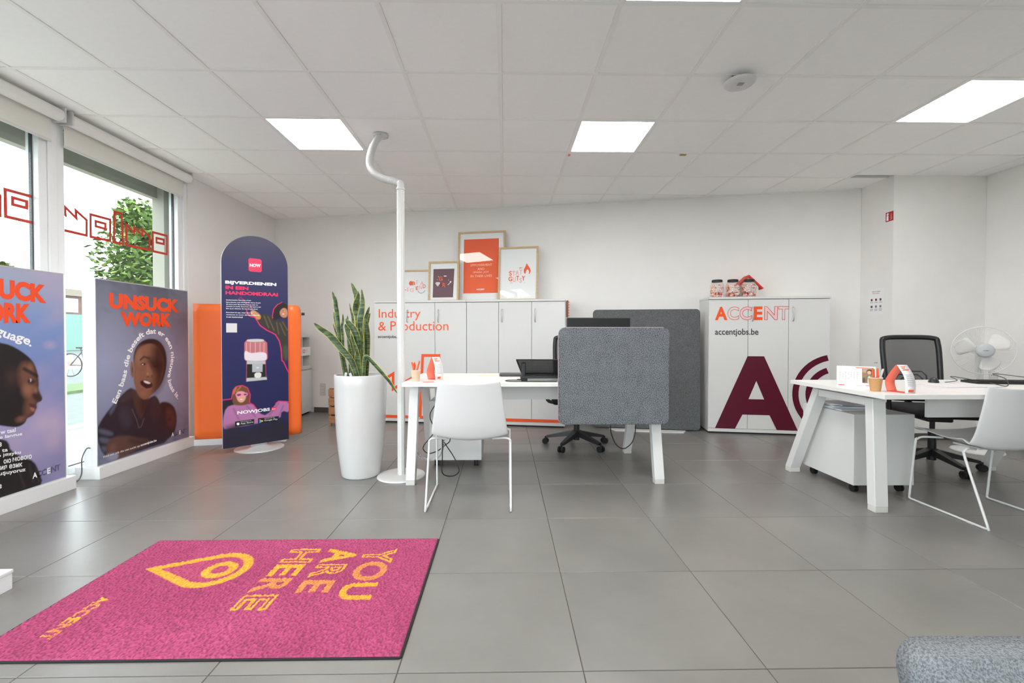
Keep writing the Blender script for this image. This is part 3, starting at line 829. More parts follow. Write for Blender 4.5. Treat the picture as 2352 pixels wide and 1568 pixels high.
# white poster with flame
t, tl = picture('framed white poster with orange flame lettering at the right', 1.51, 0.50, 0.675, 0.268, 0.095, -0.05)
for s, x0, x1, y0, m in (('S', .135, .17, .315, M_OINK), ('T', .175, .215, .31, M_PINKINK), ('A', .215, .262, .322, M_PINKINK), ('Y', .262, .305, .335, M_PINKINK),
                         ('G', .128, .178, .245, M_OINK), ('U', .185, .222, .235, M_PINKINK), ('T', .228, .262, .25, M_OINK), ('S', .268, .30, .225, M_PINKINK), ('Y', .298, .34, .25, M_OINK)):
    word(t, tl, s, x0, x1, y0, y0 + 0.06, m, bold=0.02)
fl = chaikin([(.325, .345), (.318, .39), (.345, .43), (.352, .47), (.372, .44), (.40, .40), (.408, .365), (.395, .335), (.38, .33), (.39, .36), (.37, .395), (.352, .375), (.345, .35), (.335, .33)], 2)
tint(t, tl, fl, M_OINK, 0.0075)
for x, y in ((.19, .375), (.155, .325), (.30, .415), (.285, .33), (.335, .225), (.13, .355), (.36, .455)): tint(t, tl, [(x - .004, y), (x, y - .004), (x + .004, y), (x, y + .004)], M_GINK, 0.0075)
tint(t, tl, [(.15, .222), (.178, .222), (.178, .226), (.15, .226)], M_GINK, 0.0075)
tint(t, tl, [(.262, .405), (.295, .405), (.298, .416), (.287, .41), (.279, .418), (.270, .41), (.259, .416)], M_OINK, 0.0075)
# plum poster
t, tl = picture('small framed poster with plum print and diamond lettering', 0.605, 0.40, 0.515, 0.275, 0.06)
tint(t, tl, [(0.058, 0.055), (0.325, 0.055), (0.338, 0.42), (0.062, 0.42)], M_PLUM)
for s, x0, x1, y0, m in (('G', .135, .185, .268, M_OINK), ('O', .19, .245, .262, M_RED), ('F', .155, .18, .19, M_RED), ('O', .155, .18, .185, M_RED), ('R', .185, .225, .185, M_OINK), ('O', .23, .28, .195, M_RED)):
    word(t, tl, s, x0, x1, y0, y0 + 0.055, m, bold=0.02, outline=0.0 if m is M_OINK else 0.02)
tint(t, tl, [(.122, .195), (.155, .235), (.145, .252), (.102, .252), (.09, .235)], M_SILVER, 0.0075)
tint(t, tl, [(.252, .215), (.287, .248), (.292, .243), (.257, .210)], M_WINK, 0.0082)
tint(t, tl, [(.282, .243), (.300, .243), (.300, .262), (.282, .262)], M_WINK, 0.0075)
tint(t, tl, [(.20, .322), (.236, .322), (.236, .336), (.227, .329), (.218, .336), (.209, .329), (.20, .336)], M_WINK, 0.0075)
for x, y in ((.115, .285), (.262, .275), (.13, .32)): tint(t, tl, [(x - .005, y), (x, y - .005), (x + .005, y), (x, y + .005)], M_WINK, 0.0075)
# be a legend poster
t, tl = picture('framed white poster half hidden behind the white pole', 0.185, 0.50, 0.425, 0.335, 0.11)
for s, x0, x1, y0, m in (('B', .285, .325, .225, M_OINK), ('E', .335, .36, .24, M_PINKINK), ('A', .385, .435, .225, M_PINKINK), ('L', .19, .215, .16, M_OINK), ('E', .225, .25, .145, M_PINKINK), ('G', .26, .31, .135, M_PINKINK),
                         ('E', .335, .365, .16, M_OINK), ('N', .375, .41, .17, M_PINKINK), ('D', .42, .455, .185, M_OINK)):
    word(t, tl, s, .17 + (x0 - .285) * 1.1, .17 + (x1 - .285) * 1.1, y0, y0 + 0.05, m, bold=0.02)
tint(t, tl, chaikin([(.125, .25), (.14, .28), (.165, .285), (.172, .25), (.165, .22), (.14, .225)], 2), M_OINK, 0.0075)
V, F = strip_poly([(.26 + .05 * math.cos(math.radians(a)) + .04, .16 + .05 * math.sin(math.radians(a)) + .01) for a in range(200, 345, 12)], 0.006)
obj('print', ([tl.P(v[0], v[1], 0.0075) for v in V], F), M_GINK, t, world_space=True)
for x, y in ((.20, .30), (.25, .215), (.215, .205)): tint(t, tl, [(x - .004, y), (x, y - .004), (x + .004, y), (x, y + .004)], M_GINK, 0.0075)

# ------------------------------------------------------------------ jars and bird house on the right cabinet
M_JAR = glass_mat('jar_glass', (0.97, 0.97, 0.97), 0.9)
SWEETS = [mat('sweet_pink', (244, 196, 188), 0.6), mat('sweet_red', (206, 72, 92), 0.6), mat('sweet_cream', (246, 226, 206), 0.6), mat('sweet_peach', (250, 190, 150), 0.6), mat('sweet_white', (248, 242, 240), 0.6)]
JL = ['sweet jar with black lid at the left end of the cabinet', 'sweet jar with black lid, the middle one of three', 'sweet jar with black lid in front of the bird house']
for q, x in enumerate((1653, 1690, 1728)):
    s = CB.px(x, 676)[0]; c = CB.P(s, CH_, -0.10); t = thing('sweet_jar', JL[q], 'jar', c, math.atan2(CB.d.y, CB.d.x) , 'sweet jars on the cabinet')
    prof = [(0.0, 0.002), (0.066, 0.002), (0.073, 0.012), (0.074, 0.12), (0.070, 0.145), (0.055, 0.165), (0.052, 0.178)]
    obj('glass', lathe(NB(), prof, n=28), M_JAR, t, smooth=True)
    obj('lid', lathe(NB(), [(0, 0.199), (0.050, 0.199), (0.056, 0.194), (0.056, 0.172), (0.0, 0.172)], n=28), M_BLACK, t, smooth=False)
    rs = random.Random(q); bs = [NB() for _ in SWEETS]
    for k in range(190):
        a = rs.random() * 2 * PI; r = 0.062 * (0.55 + 0.45 * rs.random()); z = 0.012 + 0.122 * rs.random()
        d = Vector((rs.gauss(0, 1), rs.gauss(0, 1), rs.gauss(0, 1))).normalized() * 0.010
        p = Vector((r * math.cos(a), r * math.sin(a), z)); cyl(bs[rs.randrange(5) if rs.random() < .7 else rs.choice((0, 2, 3))], p - d, p + d, 0.008, n=6)
    for bm_, m_ in zip(bs, SWEETS): obj('sweets', bm_, m_, t, kind='stuff')
    for s_, z0_, hh in (('WE ARE', 0.105, 0.022), ('DARING' if q != 1 else 'CARING', 0.052, 0.048)):
        V, F = glyphs(s_, bold=0.03); V = fit(V, -0.95, 0.95, 0, 1)
        pts = [(0.0752 * math.sin(v[0] * 0.75), -0.0752 * math.cos(v[0] * 0.75), z0_ + v[1] * hh) for v in V]
        obj('lettering', (pts, F), M_WINK, t)
        V, F = glyphs(s_, bold=0.03, outline=0.012); V = fit(V, -0.96, 0.96, -0.02, 1.02)
        pts = [(0.0756 * math.sin(v[0] * 0.75), -0.0756 * math.cos(v[0] * 0.75), z0_ + v[1] * hh) for v in V]
        obj('lettering', (pts, F), mat('plum_line', (120, 60, 80), 0.6), t)
s = CB.px(1733, 676)[0]
t = thing('bird_house', 'white bird house with red roof behind the jars', 'bird house', CB.P(s + 0.01, CH_, -0.28), math.atan2(CB.d.y, CB.d.x))
bh = prism(NB(), [(-0.105, 0), (0.105, 0), (0.105, 0.13), (0, 0.235), (-0.105, 0.13)], lambda u, v, o: Vector((u, o, v)), -0.07, 0.07)
obj('house_body', bh, mat('painted_wood', (232, 230, 224), 0.6), t)
M_ROOF = mat('red_roof', (206, 36, 24), 0.5)
for sg in (-1, 1):
    r = prism(NB(), [(0.0, 0.237), (0.0, 0.262), (0.155, 0.107), (0.137, 0.098)], lambda u, v, o: Vector((u * sg, o, v)), -0.09, 0.09)
    obj('roof_board', normals_out(r), M_ROOF, t)
obj('entrance_hole', cyl(NB(), (0, -0.074, 0.12), (0, -0.0705, 0.12), 0.022, n=20), M_BLACK, t)
# ------------------------------------------------------------------ desks
M_DESK = mat('white_desk_board', (228, 226, 222), 0.4)
M_DGREY = mat('silver_foot', (206, 204, 196), 0.35)
M_MOD = mat('modesty_grey', (216, 214, 212), 0.5)
def a_frame(t, x0, x1, ya, yb, ya_f, yb_f, th):
    """end frame: two splayed square legs joined by a rail; a = front, b = back (top and foot positions)"""
    for yt, yf in ((ya, ya_f), (yb, yb_f)):
        b = NB(); w = th / 2
        pts = [(yf - w, 0.034), (yf + w, 0.034), (yt + w, 0.695), (yt - w, 0.695)]
        prism(b, pts, lambda u, v, o: Vector((o, u, v)), x0, x1); normals_out(b)
        bmesh.ops.bevel(b, geom=list(b.edges), offset=0.003, segments=1, affect='EDGES')
        lg = obj('leg', b, M_WMET, t)
        obj('foot', bx(x0 + 0.001, x1 - 0.001, yf - w + 0.001, yf + w - 0.001, 0.0, 0.034, 0.003), M_DGREY, lg)
    obj('top_rail', bx(x0, x1, ya + th / 2, yb - th / 2, 0.645, 0.695, 0.003), M_WMET, t)
def desk(label, x0, x1, y0, y1, front_foot, back_foot, legsx, mod):
    t = thing('desk', label, 'desk', ((x0 + x1) / 2, (y0 + y1) / 2, 0), 0, 'white office desks')
    cx, cy = (x0 + x1) / 2, (y0 + y1) / 2
    obj('tabletop', bx(x0 - cx, x1 - cx, y0 - cy, y1 - cy, 0.712, 0.74, 0.002), M_DESK, t)
    for lx0, lx1 in legsx: a_frame(t, lx0 - cx, lx1 - cx, y0 + 0.19 - cy, y1 - 0.19 - cy, front_foot - cy, back_foot - cy, 0.062)
    for xx in legsx: 
        for yy in (y0 + 0.3, y1 - 0.3): obj('spacer', cyl(NB(), ((xx[0] + xx[1]) / 2 - cx, yy - cy, 0.695), ((xx[0] + xx[1]) / 2 - cx, yy - cy, 0.712), 0.018, n=12), M_HANDLE, t)
    obj('beam', bx(legsx[0][1] - cx, legsx[1][0] - cx, -0.02, 0.02, 0.655, 0.695), M_WMET, t)
    obj('modesty_panel', bx(mod[0] - cx, mod[1] - cx, mod[2] - cy, mod[2] + 0.018 - cy, mod[3], 0.711, 0.001), M_MOD, t)
    return t
desk1 = desk('white desk with the grey screen on its front edge', -0.735, 1.166, 3.20, 4.0, 3.243, 4.085, ((-0.712, -0.645), (1.094, 1.164)), (-0.55, 1.05, 3.56, 0.57))
desk2 = desk('white desk with calendar beside the fan at the right', 2.20, 4.00, 2.545, 3.40, 2.705, 3.52, ((2.262, 2.345), (3.85, 3.93)), (2.62, 3.75, 2.72, 0.575))

# grey acoustic screens
M_FELT = felt_mat('grey_felt', (44, 46, 49), (140, 144, 148), 185)
M_FELT2 = felt_mat('dark_grey_felt', (70, 72, 74), (112, 114, 115), 200)
def screen(t, name, w, h, th, fn, m):
    b = prism(NB(), rounded(w, h, 0.045, 8), fn, 0, th); normals_out(b)
    bmesh.ops.bevel(b, geom=[e for e in b.edges if len(e.link_faces) == 2 and e.calc_face_angle(0) > 1.2], offset=0.006, segments=2, affect='EDGES')
    return obj(name, b, m, t)
t = thing('desk_screen', 'grey felt screen on the front of the desk, hiding the monitor', 'desk screen', (0.386, 3.165, 0.445))
screen(t, 'felt_panel', 0.79, 0.692, 0.030, lambda u, v, o: Vector((u, o, v)), M_FELT)
obj('piping', tube(NB(), [(u, 0.0308, v) for u, v in rounded(0.79, 0.692, 0.045, 8)] + [(0.745, 0.0308, 0)], 0.003, 6), mat('pink_piping', (200, 178, 186), 0.7), t)
for x in (0.12, 0.62): obj('clamp', bx(x, x + 0.05, 0.0305, 0.0345, 0.23, 0.33), M_HANDLE, t)
t = thing('room_screen', 'tall grey felt screen leaning on the wall between the cabinets', 'screen', (1.0, 5.10, 0.0))
lean = 0.035
SQ = Plane((1.03, 5.20), (2.20, 4.985))
screen(t, 'felt_panel', SQ.len, 1.365, 0.035, lambda u, v, o: SQ.P(u, 0.012 + v * math.cos(lean), o - v * math.sin(lean)) - Vector((1.0, 5.10, 0)), M_FELT2)
obj('base_plate', prism(NB(), [(0.19, 0.045), (1.03, 0.045), (0.99, 0.145), (0.25, 0.155)], lambda u, v, o: SQ.P(u, o, v) - Vector((1.0, 5.10, 0)), 0.0, 0.01), M_WMET, t)

# ------------------------------------------------------------------ white visitor chairs with sled base
def visitor_chair(label, loc):
    t = thing('visitor_chair', label, 'chair', loc, 0, 'white visitor chairs')
    prof = smooth_path([(0.525, 0.452), (0.50, 0.462), (0.40, 0.455), (0.27, 0.437), (0.18, 0.432), (0.115, 0.450), (0.085, 0.50), (0.066, 0.58), (0.052, 0.68), (0.040, 0.795)][::1] and
                       [Vector((0, a, b)) for a, b in ((0.525, 0.446), (0.50, 0.455), (0.40, 0.442), (0.27, 0.420), (0.18, 0.408), (0.115, 0.424), (0.085, 0.48), (0.066, 0.57), (0.052, 0.68), (0.040, 0.795))], 5)
    n = len(prof); m = 17; V = []; F = []
    for i, p in enumerate(prof):
        f = i / (n - 1)
        wd = np.interp(f, [0, .06, .25, .5, .62, .8, 1.0], [.185, .215, .232, .245, .245, .225, .195])
        up = np.interp(f, [0, .3, .45, .58, 1.0], [.012, .035, .07, .02, .0]); fw = np.interp(f, [0, .45, .58, 1.0], [0, .0, .03, .045]); dip = np.interp(f, [0, .85, 1.0], [0, 0, .014])
        for k in range(m):
            a = -1 + 2 * k / (m - 1); e = abs(a) ** 2.2
            V.append(Vector((a * wd, p.y + fw * e, p.z + up * e + dip * (e - 1) * 0.9)))
    for i in range(n - 1):
        for k in range(m - 1): F.append((i * m + k, i * m + k + 1, (i + 1) * m + k + 1, (i + 1) * m + k))
    sh = obj('seat_shell', (V, F), M_WPLAS, t, smooth=True)
    so = sh.modifiers.new('thickness', 'SOLIDIFY'); so.thickness = 0.009; so.offset = 0
    sb = sh.modifiers.new('smooth', 'SUBSURF'); sb.levels = 1; sb.render_levels = 1
    r = 0.0068
    for sx_ in (-1, 1):
        X = 0.262 * sx_
        pts = [(X * 0.55, 0.19, 0.408), (X * 0.85, 0.155, 0.420), (X * 0.985, 0.145, 0.408), (X * 0.995, 0.135, 0.36), (X, 0.012, 0.03), (X, 0.008, 0.012), (X, 0.022, r), (X, 0.06, r),
               (X, 0.44, r), (X, 0.478, r), (X, 0.49, 0.016), (X, 0.488, 0.04), (X * 0.99, 0.455, 0.38), (X * 0.97, 0.448, 0.408), (X * 0.85, 0.44, 0.424), (X * 0.5, 0.40, 0.428)]
        obj('sled_leg', tube(NB(), smooth_path(pts, 4), r, 8), M_WMET, t, smooth=True)
        for yy in (0.10, 0.40): obj('glide', bx(X - 0.008, X + 0.008, yy - 0.02, yy + 0.02, 0.0, 0.008, 0.002), mat('clear_glide', (190, 190, 188), 0.4), t)
    obj('mount', bx(-0.11, 0.11, 0.20, 0.36, 0.400, 0.412, 0.004), M_WMET, t)
    return t
visitor_chair('white shell chair seen from behind at the desk with the screen', (-0.222, 2.722, 0))
visitor_chair('white shell chair at the right edge by the calendar desk', (2.945, 2.412, 0))

# ------------------------------------------------------------------ black office chairs
M_CHAIR = mat('black_chair_plastic', (24, 24, 26), 0.4)
M_FABR = mat('black_fabric', (30, 30, 32), 0.9, noise=0.2, nscale=80)
M_NET = net_mat('chair_net', (52, 52, 54), 0.8)
def office_chair(label, loc, rz, base_rot=0.0):
    """faces +y in its own frame"""
    t = thing('office_chair', label, 'office chair', loc, rz, 'black office chairs')
    for k in range(5):
        a = base_rot + k * 2 * PI / 5; c, s = math.cos(a), math.sin(a); R_ = Matrix.Rotation(a, 4, 'Z')
        b = NB()
        for i, (r0, z0_, w0, h0, r1, z1_, w1, h1) in enumerate(((0.02, 0.155, 0.035, 0.05, 0.30, 0.085, 0.018, 0.022),)):
            v = [b.verts.new(R_ @ Vector(p)) for p in ((r0, -w0, z0_ - h0), (r0, w0, z0_ - h0), (r0, w0 * .8, z0_), (r0, -w0 * .8, z0_), (r1, -w1, z1_ - h1), (r1, w1, z1_ - h1), (r1, w1 * .8, z1_), (r1, -w1 * .8, z1_))]
            for f in ((3, 2, 1, 0), (4, 5, 6, 7), (0, 1, 5, 4), (1, 2, 6, 5), (2, 3, 7, 6), (3, 0, 4, 7)): b.faces.new([v[q] for q in f])
        arm = obj('base_arm', b, M_CHAIR, t)
        cb = NB()
        tang = Vector((-s, c, 0)); cc = Vector((c * 0.31, s * 0.31, 0.029))
        for sg in (-1, 1): cyl(cb, cc + tang * 0.008 * sg, cc + tang * 0.026 * sg, 0.029, n=18)
        cyl(cb, cc + Vector((0, 0, 0.0)), cc + Vector((0, 0, 0.045)), 0.009, n=10)
        obj('caster', cb, M_RUBBER, arm)
    cl = NB(); cyl(cl, (0, 0, 0.06), (0, 0, 0.30), 0.028, n=18); cyl(cl, (0, 0, 0.30), (0, 0, 0.40), 0.018, n=16); obj('gas_column', cl, M_CHAIR, t)
    obj('mechanism', bx(-0.09, 0.09, -0.14, 0.10, 0.385, 0.43, 0.012), M_CHAIR, t)
    lv = NB(); cyl(lv, (-0.09, 0.02, 0.43), (-0.285, 0.02, 0.437), 0.008, n=10); cyl(lv, (-0.285, 0.02, 0.437), (-0.36, 0.02, 0.44), 0.014, 0.012, n=12)
    obj('lever', lv, M_CHAIR, t)
    st = bx(-0.245, 0.245, -0.22, 0.25, 0.43, 0.505, 0.035, 3); obj('seat', st, M_FABR, t, smooth=True)
    # backrest: curved frame with net
    lean_ = 0.16
    def bk(u, v):                          # u across, v up the back
        return Vector((u, -0.27 - v * math.sin(lean_) + 0.10 * (u / 0.24) ** 2 * 0.45, 0.53 + v * math.cos(lean_)))
    w0, w1, hb = 0.195, 0.208, 0.535
    outl = [(-w0, 0.03), (-w1, hb * .5), (-w1, hb - 0.05), (-w1 + 0.03, hb), (0, hb + 0.008), (w1 - 0.03, hb), (w1, hb - 0.05), (w1, hb * .5), (w0, 0.03), (w0 - 0.03, 0), (0, -0.006), (-w0 + 0.03, 0)]
    rim = [bk(p.x, p.y) for p in smooth_path([Vector((a, b_, 0)) for a, b_ in outl], 5, True)]; rim.append(rim[0])
    obj('back_frame', tube(NB(), rim, 0.021, 8, caps=False), M_CHAIR, t, smooth=True)
    V = []; F = []
    for i in range(13):
        v = hb * i / 12; wv = np.interp(v / hb, [0, .5, 1], [w0, w1, w1 - .01])
        for k in range(11): V.append(bk(-wv + 2 * wv * k / 10, v))
    for i in range(12):
        for k in range(10): F.append((i * 11 + k, i * 11 + k + 1, (i + 1) * 11 + k + 1, (i + 1) * 11 + k))
    obj('back_net', (V, F), M_NET, t, smooth=True)
    for q in range(4):                      # lumbar support ribs
        r_ = 0.13 - q * 0.028
        obj('lumbar_rib', tube(NB(), [bk(x, v) + Vector((0, -0.03, 0)) for x, v in ((-r_, 0.05), (-r_, 0.20 - q * 0.03), (-r_ + 0.03, 0.235 - q * 0.03), (r_ - 0.03, 0.235 - q * 0.03), (r_, 0.20 - q * 0.03), (r_, 0.05))], 0.006, 6), M_CHAIR, t, smooth=True)
    obj('back_post', tube(NB(), smooth_path([(0, -0.08, 0.41), (0, -0.25, 0.42), (0, -0.325, 0.50), (0, -0.345, 0.66)], 5), 0.026, 10), M_CHAIR, t, smooth=True)
    for sg in (-1, 1):
        am = obj('arm_post', tube(NB(), smooth_path([(sg * 0.12, -0.02, 0.415), (sg * 0.27, -0.02, 0.43), (sg * 0.295, -0.02, 0.52), (sg * 0.295, 0.0, 0.68)], 5), 0.017, 8), M_CHAIR, t, smooth=True)
        obj('arm_pad', bx(sg * 0.295 - 0.045, sg * 0.295 + 0.045, -0.11, 0.15, 0.68, 0.705, 0.011, 3), M_RUBBER, am, smooth=True)
    return t
office_chair('black office chair mostly hidden behind the grey desk screen', (0.705, 4.345, 0), PI - 0.10, -0.21)
office_chair('black mesh office chair behind the calendar desk', (3.52, 3.61, 0), PI - 0.26, -0.80)

# ------------------------------------------------------------------ drawer pedestals on casters
def pedestal(label, x0, y0, w, d, front='-y'):
    t = thing('drawer_pedestal', label, 'pedestal', (x0 + w / 2, y0 + d / 2, 0), 0, 'white drawer pedestals')
    obj('body', bx(-w / 2, w / 2, -d / 2, d / 2 - 0.02, 0.06, 0.545, 0.003), M_CAB, t)
    for k in range(3):
        dr = obj('drawer', bx(-w / 2 + 0.002, w / 2 - 0.002, d / 2 - 0.019, d / 2, 0.064 + k * 0.16, 0.064 + k * 0.16 + 0.156, 0.002), M_CAB, t)
        obj('handle', bx(-0.06, 0.06, d / 2, d / 2 + 0.012, 0.17 + k * 0.16, 0.18 + k * 0.16, 0.003), M_HANDLE, dr)
    for sx_ in (-1, 1):
        for sy in (-1, 1):
            c = Vector((sx_ * (w / 2 - 0.05), sy * (d / 2 - 0.06), 0.026)); b = NB()
            for q in (-0.014, 0.006): cyl(b, c + Vector((q, 0, 0)), c + Vector((q + 0.010, 0, 0)), 0.026, n=16)
            box(b, c.x - 0.02, c.x + 0.02, c.y - 0.02, c.y + 0.02, 0.048, 0.06); obj('caster', b, M_RUBBER, t)
    return t
pedestal('white drawer pedestal under the desk with the screen', -0.612, 3.645, 0.425, 0.42)
pedestal('white drawer pedestal with papers under the calendar desk', 2.375, 2.99, 0.42, 0.52)
# ------------------------------------------------------------------ poster light boxes by the window
PX0 = -3.05
def lightbox(label, y0, y1):
    t = thing('poster_stand', label, 'poster stand', (-3.1, (y0 + y1) / 2, 0), 0, 'poster light boxes by the window')
    W = dict(world_space=True)
    obj('plinth', bx(-3.205, -3.022, y0 - 0.012, y1 + 0.045, 0.0, 0.092, 0.002), M_WHITE, t, **W)
    obj('box_body', bx(-3.148, PX0 - 0.002, y0, y1, 0.0925, 1.505, 0.003), M_WHITE, t, **W)
    for q in ((y0, y1, 1.499, 1.505), (y0, y1, 0.0925, 0.0985), (y0, y0 + 0.006, 0.0985, 1.499), (y1 - 0.006, y1, 0.0985, 1.499)):
        obj('edge_profile', bx(PX0 - 0.0018, PX0 + 0.002, q[0], q[1], q[2], q[3]), M_HANDLE, t, **W)
    return t
PB = Plane((PX0, 0.0), (PX0, 5.0))
M_UNS = mat('poster_orange_ink', (240, 78, 30), 0.45)
# --- poster with the smiling boy
ps2 = lightbox('poster stand with smiling boy on grey blue backdrop', 3.385, 4.36)
def p2(cx, cy): return PB.px(185 + cx / 3.2654, 630 + cy / 3.2654)
cv = Canvas(3.391, 4.354, 0.0985, 1.499, 0.0042, (104, 108, 130))
def band(c, stops):
    z = (c.Z - c.z[0]) / (c.z[-1] - c.z[0]); A = np.zeros_like(c.C)
    for k in range(3): A[..., k] = np.interp(z, [q[0] for q in stops], [lin(q[1])[k] for q in stops])
    c.C = A
band(cv, [(0, (92, 98, 122)), (0.3, (128, 132, 160)), (0.55, (140, 145, 172)), (0.78, (108, 112, 132)), (1, (84, 86, 102))])
cv.blob(p2(170, 650), 0.28, 0.5, (158, 166, 200), 0.6, 1.0)
cv.clouds((150, 154, 178), 9, 0.35, 3, 0.15)
Q = lambda *l: [p2(a, b) for a, b in l]
# second child behind
cv.poly(Q((590, 960), (640, 952), (690, 975), (718, 1030), (720, 1120), (700, 1200), (640, 1240), (560, 1200), (570, 1040)), (30, 22, 28), 0.01)
cv.poly(Q((640, 1000), (690, 1010), (712, 1070), (705, 1140), (670, 1160), (640, 1110)), (78, 44, 46), 0.03, 0.9)
cv.blob(p2(665, 1085), 0.03, 0.02, (28, 18, 22), 0.9, 0.8)
# jacket
cv.poly(Q((392, 842), (330, 880), (268, 950), (205, 1020), (150, 1100), (120, 1165), (128, 1260), (165, 1345), (230, 1396), (420, 1330), (690, 1244), (640, 1100), (600, 985), (575, 918), (545, 905), (480, 960)), (34, 28, 40), 0.008, 1.0, 1)
for k, (a, b, c, d) in enumerate((((130, 1150), (250, 1185), (235, 1215), (130, 1190)), ((135, 1215), (235, 1235), (205, 1275), (140, 1255)), ((150, 1285), (210, 1290), (195, 1330), (165, 1330)), ((210, 1030), (260, 960), (275, 975), (225, 1060)))):
    cv.poly(Q(a, b, c, d), (92, 96, 118), 0.012, 0.75)
cv.poly(Q((330, 885), (400, 850), (415, 900), (345, 960), (285, 960)), (62, 48, 56), 0.02, 0.8)
cv.poly(Q((540, 905), (590, 960), (605, 1030), (560, 1110), (520, 1060), (530, 980)), (52, 38, 46), 0.02, 0.8)
cv.line(Q((385, 1010), (420, 1090), (435, 1150), (455, 1140), (475, 1080)), 0.006, (110, 100, 110), 0.8, 0.006)
cv.poly(Q((300, 990), (360, 1000), (390, 1110), (340, 1170), (290, 1080)), (66, 62, 78), 0.03, 0.5)
# neck
cv.poly(Q((388, 850), (395, 950), (425, 1040), (455, 1095), (485, 1010), (520, 905)), (72, 50, 44), 0.012)
cv.poly(Q((450, 930), (520, 900), (500, 980), (460, 1060), (440, 990)), (34, 24, 26), 0.03, 0.85)
# head
cv.poly(Q((393, 660), (400, 580), (425, 530), (465, 495), (520, 479), (575, 488), (618, 530), (641, 590), (646, 660), (636, 730), (615, 800), (580, 860), (520, 900), (440, 880)), (28, 23, 26), 0.006)
cv.poly(Q((398, 650), (412, 590), (448, 545), (505, 515), (560, 525), (600, 565), (622, 640), (626, 710), (610, 780), (585, 845), (545, 895), (500, 935), (465, 938), (430, 905), (408, 850), (396, 780)), (132, 90, 72), 0.008)
cv.blob(p2(440, 620), 0.055, 0.10, (158, 112, 92), 0.8, 0.9); cv.blob(p2(425, 760), 0.035, 0.09, (142, 96, 78), 0.7, 0.9); cv.blob(p2(470, 560), 0.08, 0.05, (142, 100, 80), 0.6, 0.9)
cv.poly(Q((560, 500), (530, 600), (540, 700), (555, 780), (540, 900), (600, 850), (640, 740), (640, 600), (610, 530)), (38, 27, 28), 0.05, 0.92)
cv.poly(Q((500, 620), (560, 640), (620, 660), (620, 720), (560, 720), (520, 690)), (30, 22, 24), 0.03, 0.8)
cv.poly(Q((372, 655), (395, 650), (400, 770), (385, 775), (372, 740)), (136, 98, 84), 0.006); cv.blob(p2(387, 715), 0.012, 0.04, (88, 56, 50), 0.8, 0.8)
cv.line(Q((448, 640), (475, 618), (515, 628)), 0.017, (52, 34, 30), 0.85, 0.01)
cv.blob(p2(470, 672), 0.036, 0.014, (54, 34, 32), 0.9, 0.6); cv.blob(p2(466, 674), 0.013, 0.006, (226, 214, 206), 0.95, 0.5); cv.blob(p2(476, 674), 0.009, 0.010, (14, 10, 12), 1, 0.5)
cv.blob(p2(562, 690), 0.03, 0.012, (18, 13, 15), 0.8, 0.7)
cv.poly(Q((500, 660), (518, 700), (540, 745), (525, 770), (490, 765), (485, 735)), (150, 102, 84), 0.014, 0.85); cv.blob(p2(503, 745), 0.018, 0.014, (190, 140, 120), 0.8, 1.0)
cv.blob(p2(505, 768), 0.03, 0.007, (44, 26, 26), 0.8, 0.8); cv.blob(p2(534, 762), 0.014, 0.014, (62, 38, 36), 0.7, 0.8)
cv.poly(Q((442, 800), (480, 790), (530, 812), (545, 830), (520, 855), (485, 858), (455, 835)), (46, 22, 24), 0.008)
cv.poly(Q((468, 795), (500, 800), (528, 815), (510, 822), (480, 812)), (226, 214, 208), 0.005)
cv.line(Q((455, 838), (490, 862), (530, 856)), 0.012, (150, 92, 84), 0.8, 0.01)
cv.blob(p2(470, 895), 0.05, 0.035, (150, 104, 86), 0.75, 0.9)
# forearm and hand
cv.poly(Q((195, 1250), (260, 1215), (350, 1208), (430, 1225), (520, 1240), (500, 1290), (420, 1310), (330, 1362), (295, 1378), (240, 1390), (185, 1370)), (92, 62, 54), 0.012)
cv.poly(Q((350, 1225), (520, 1240), (480, 1290), (380, 1280)), (40, 28, 28), 0.03, 0.8); cv.blob(p2(240, 1300), 0.05, 0.05, (126, 88, 76), 0.6, 1.0)
cv.poly(Q((175, 1350), (285, 1335), (280, 1385), (215, 1400)), (150, 152, 176), 0.012, 0.8)
cv.build('poster_print', PB, ps2, 0.0012)
def PL(parent, text, p0, p1, m, off=0.0024, f=p2, **k):
    a = f(*p0); b = f(*p1); return letter('lettering', text, m, parent, PB, a[0], b[0], a[1], b[1], off, **k)
def PLq(parent, text, quad, m, f, off=0.0024, **k):
    """lettering warped into a measured quad: bl, br, tr, tl"""
    V, F = glyphs(text, **k); V = fit(V, 0, 1, 0, 1); q = [Vector(f(*c)) for c in quad]
    pts = []
    for a, b, _ in V:
        p = (q[0] * (1 - a) + q[1] * a) * (1 - b) + (q[3] * (1 - a) + q[2] * a) * b; pts.append(PB.P(p.x, p.y, off))
    return obj('lettering', (pts, F), m, parent, world_space=True)
PLq(ps2, 'UNSUCK', ((212, 256), (738, 288), (738, 188), (210, 136)), M_UNS, p2, bold=0.06)
PLq(ps2, 'WORK', ((300, 388), (680, 395), (680, 292), (296, 278)), M_UNS, p2, bold=0.06)
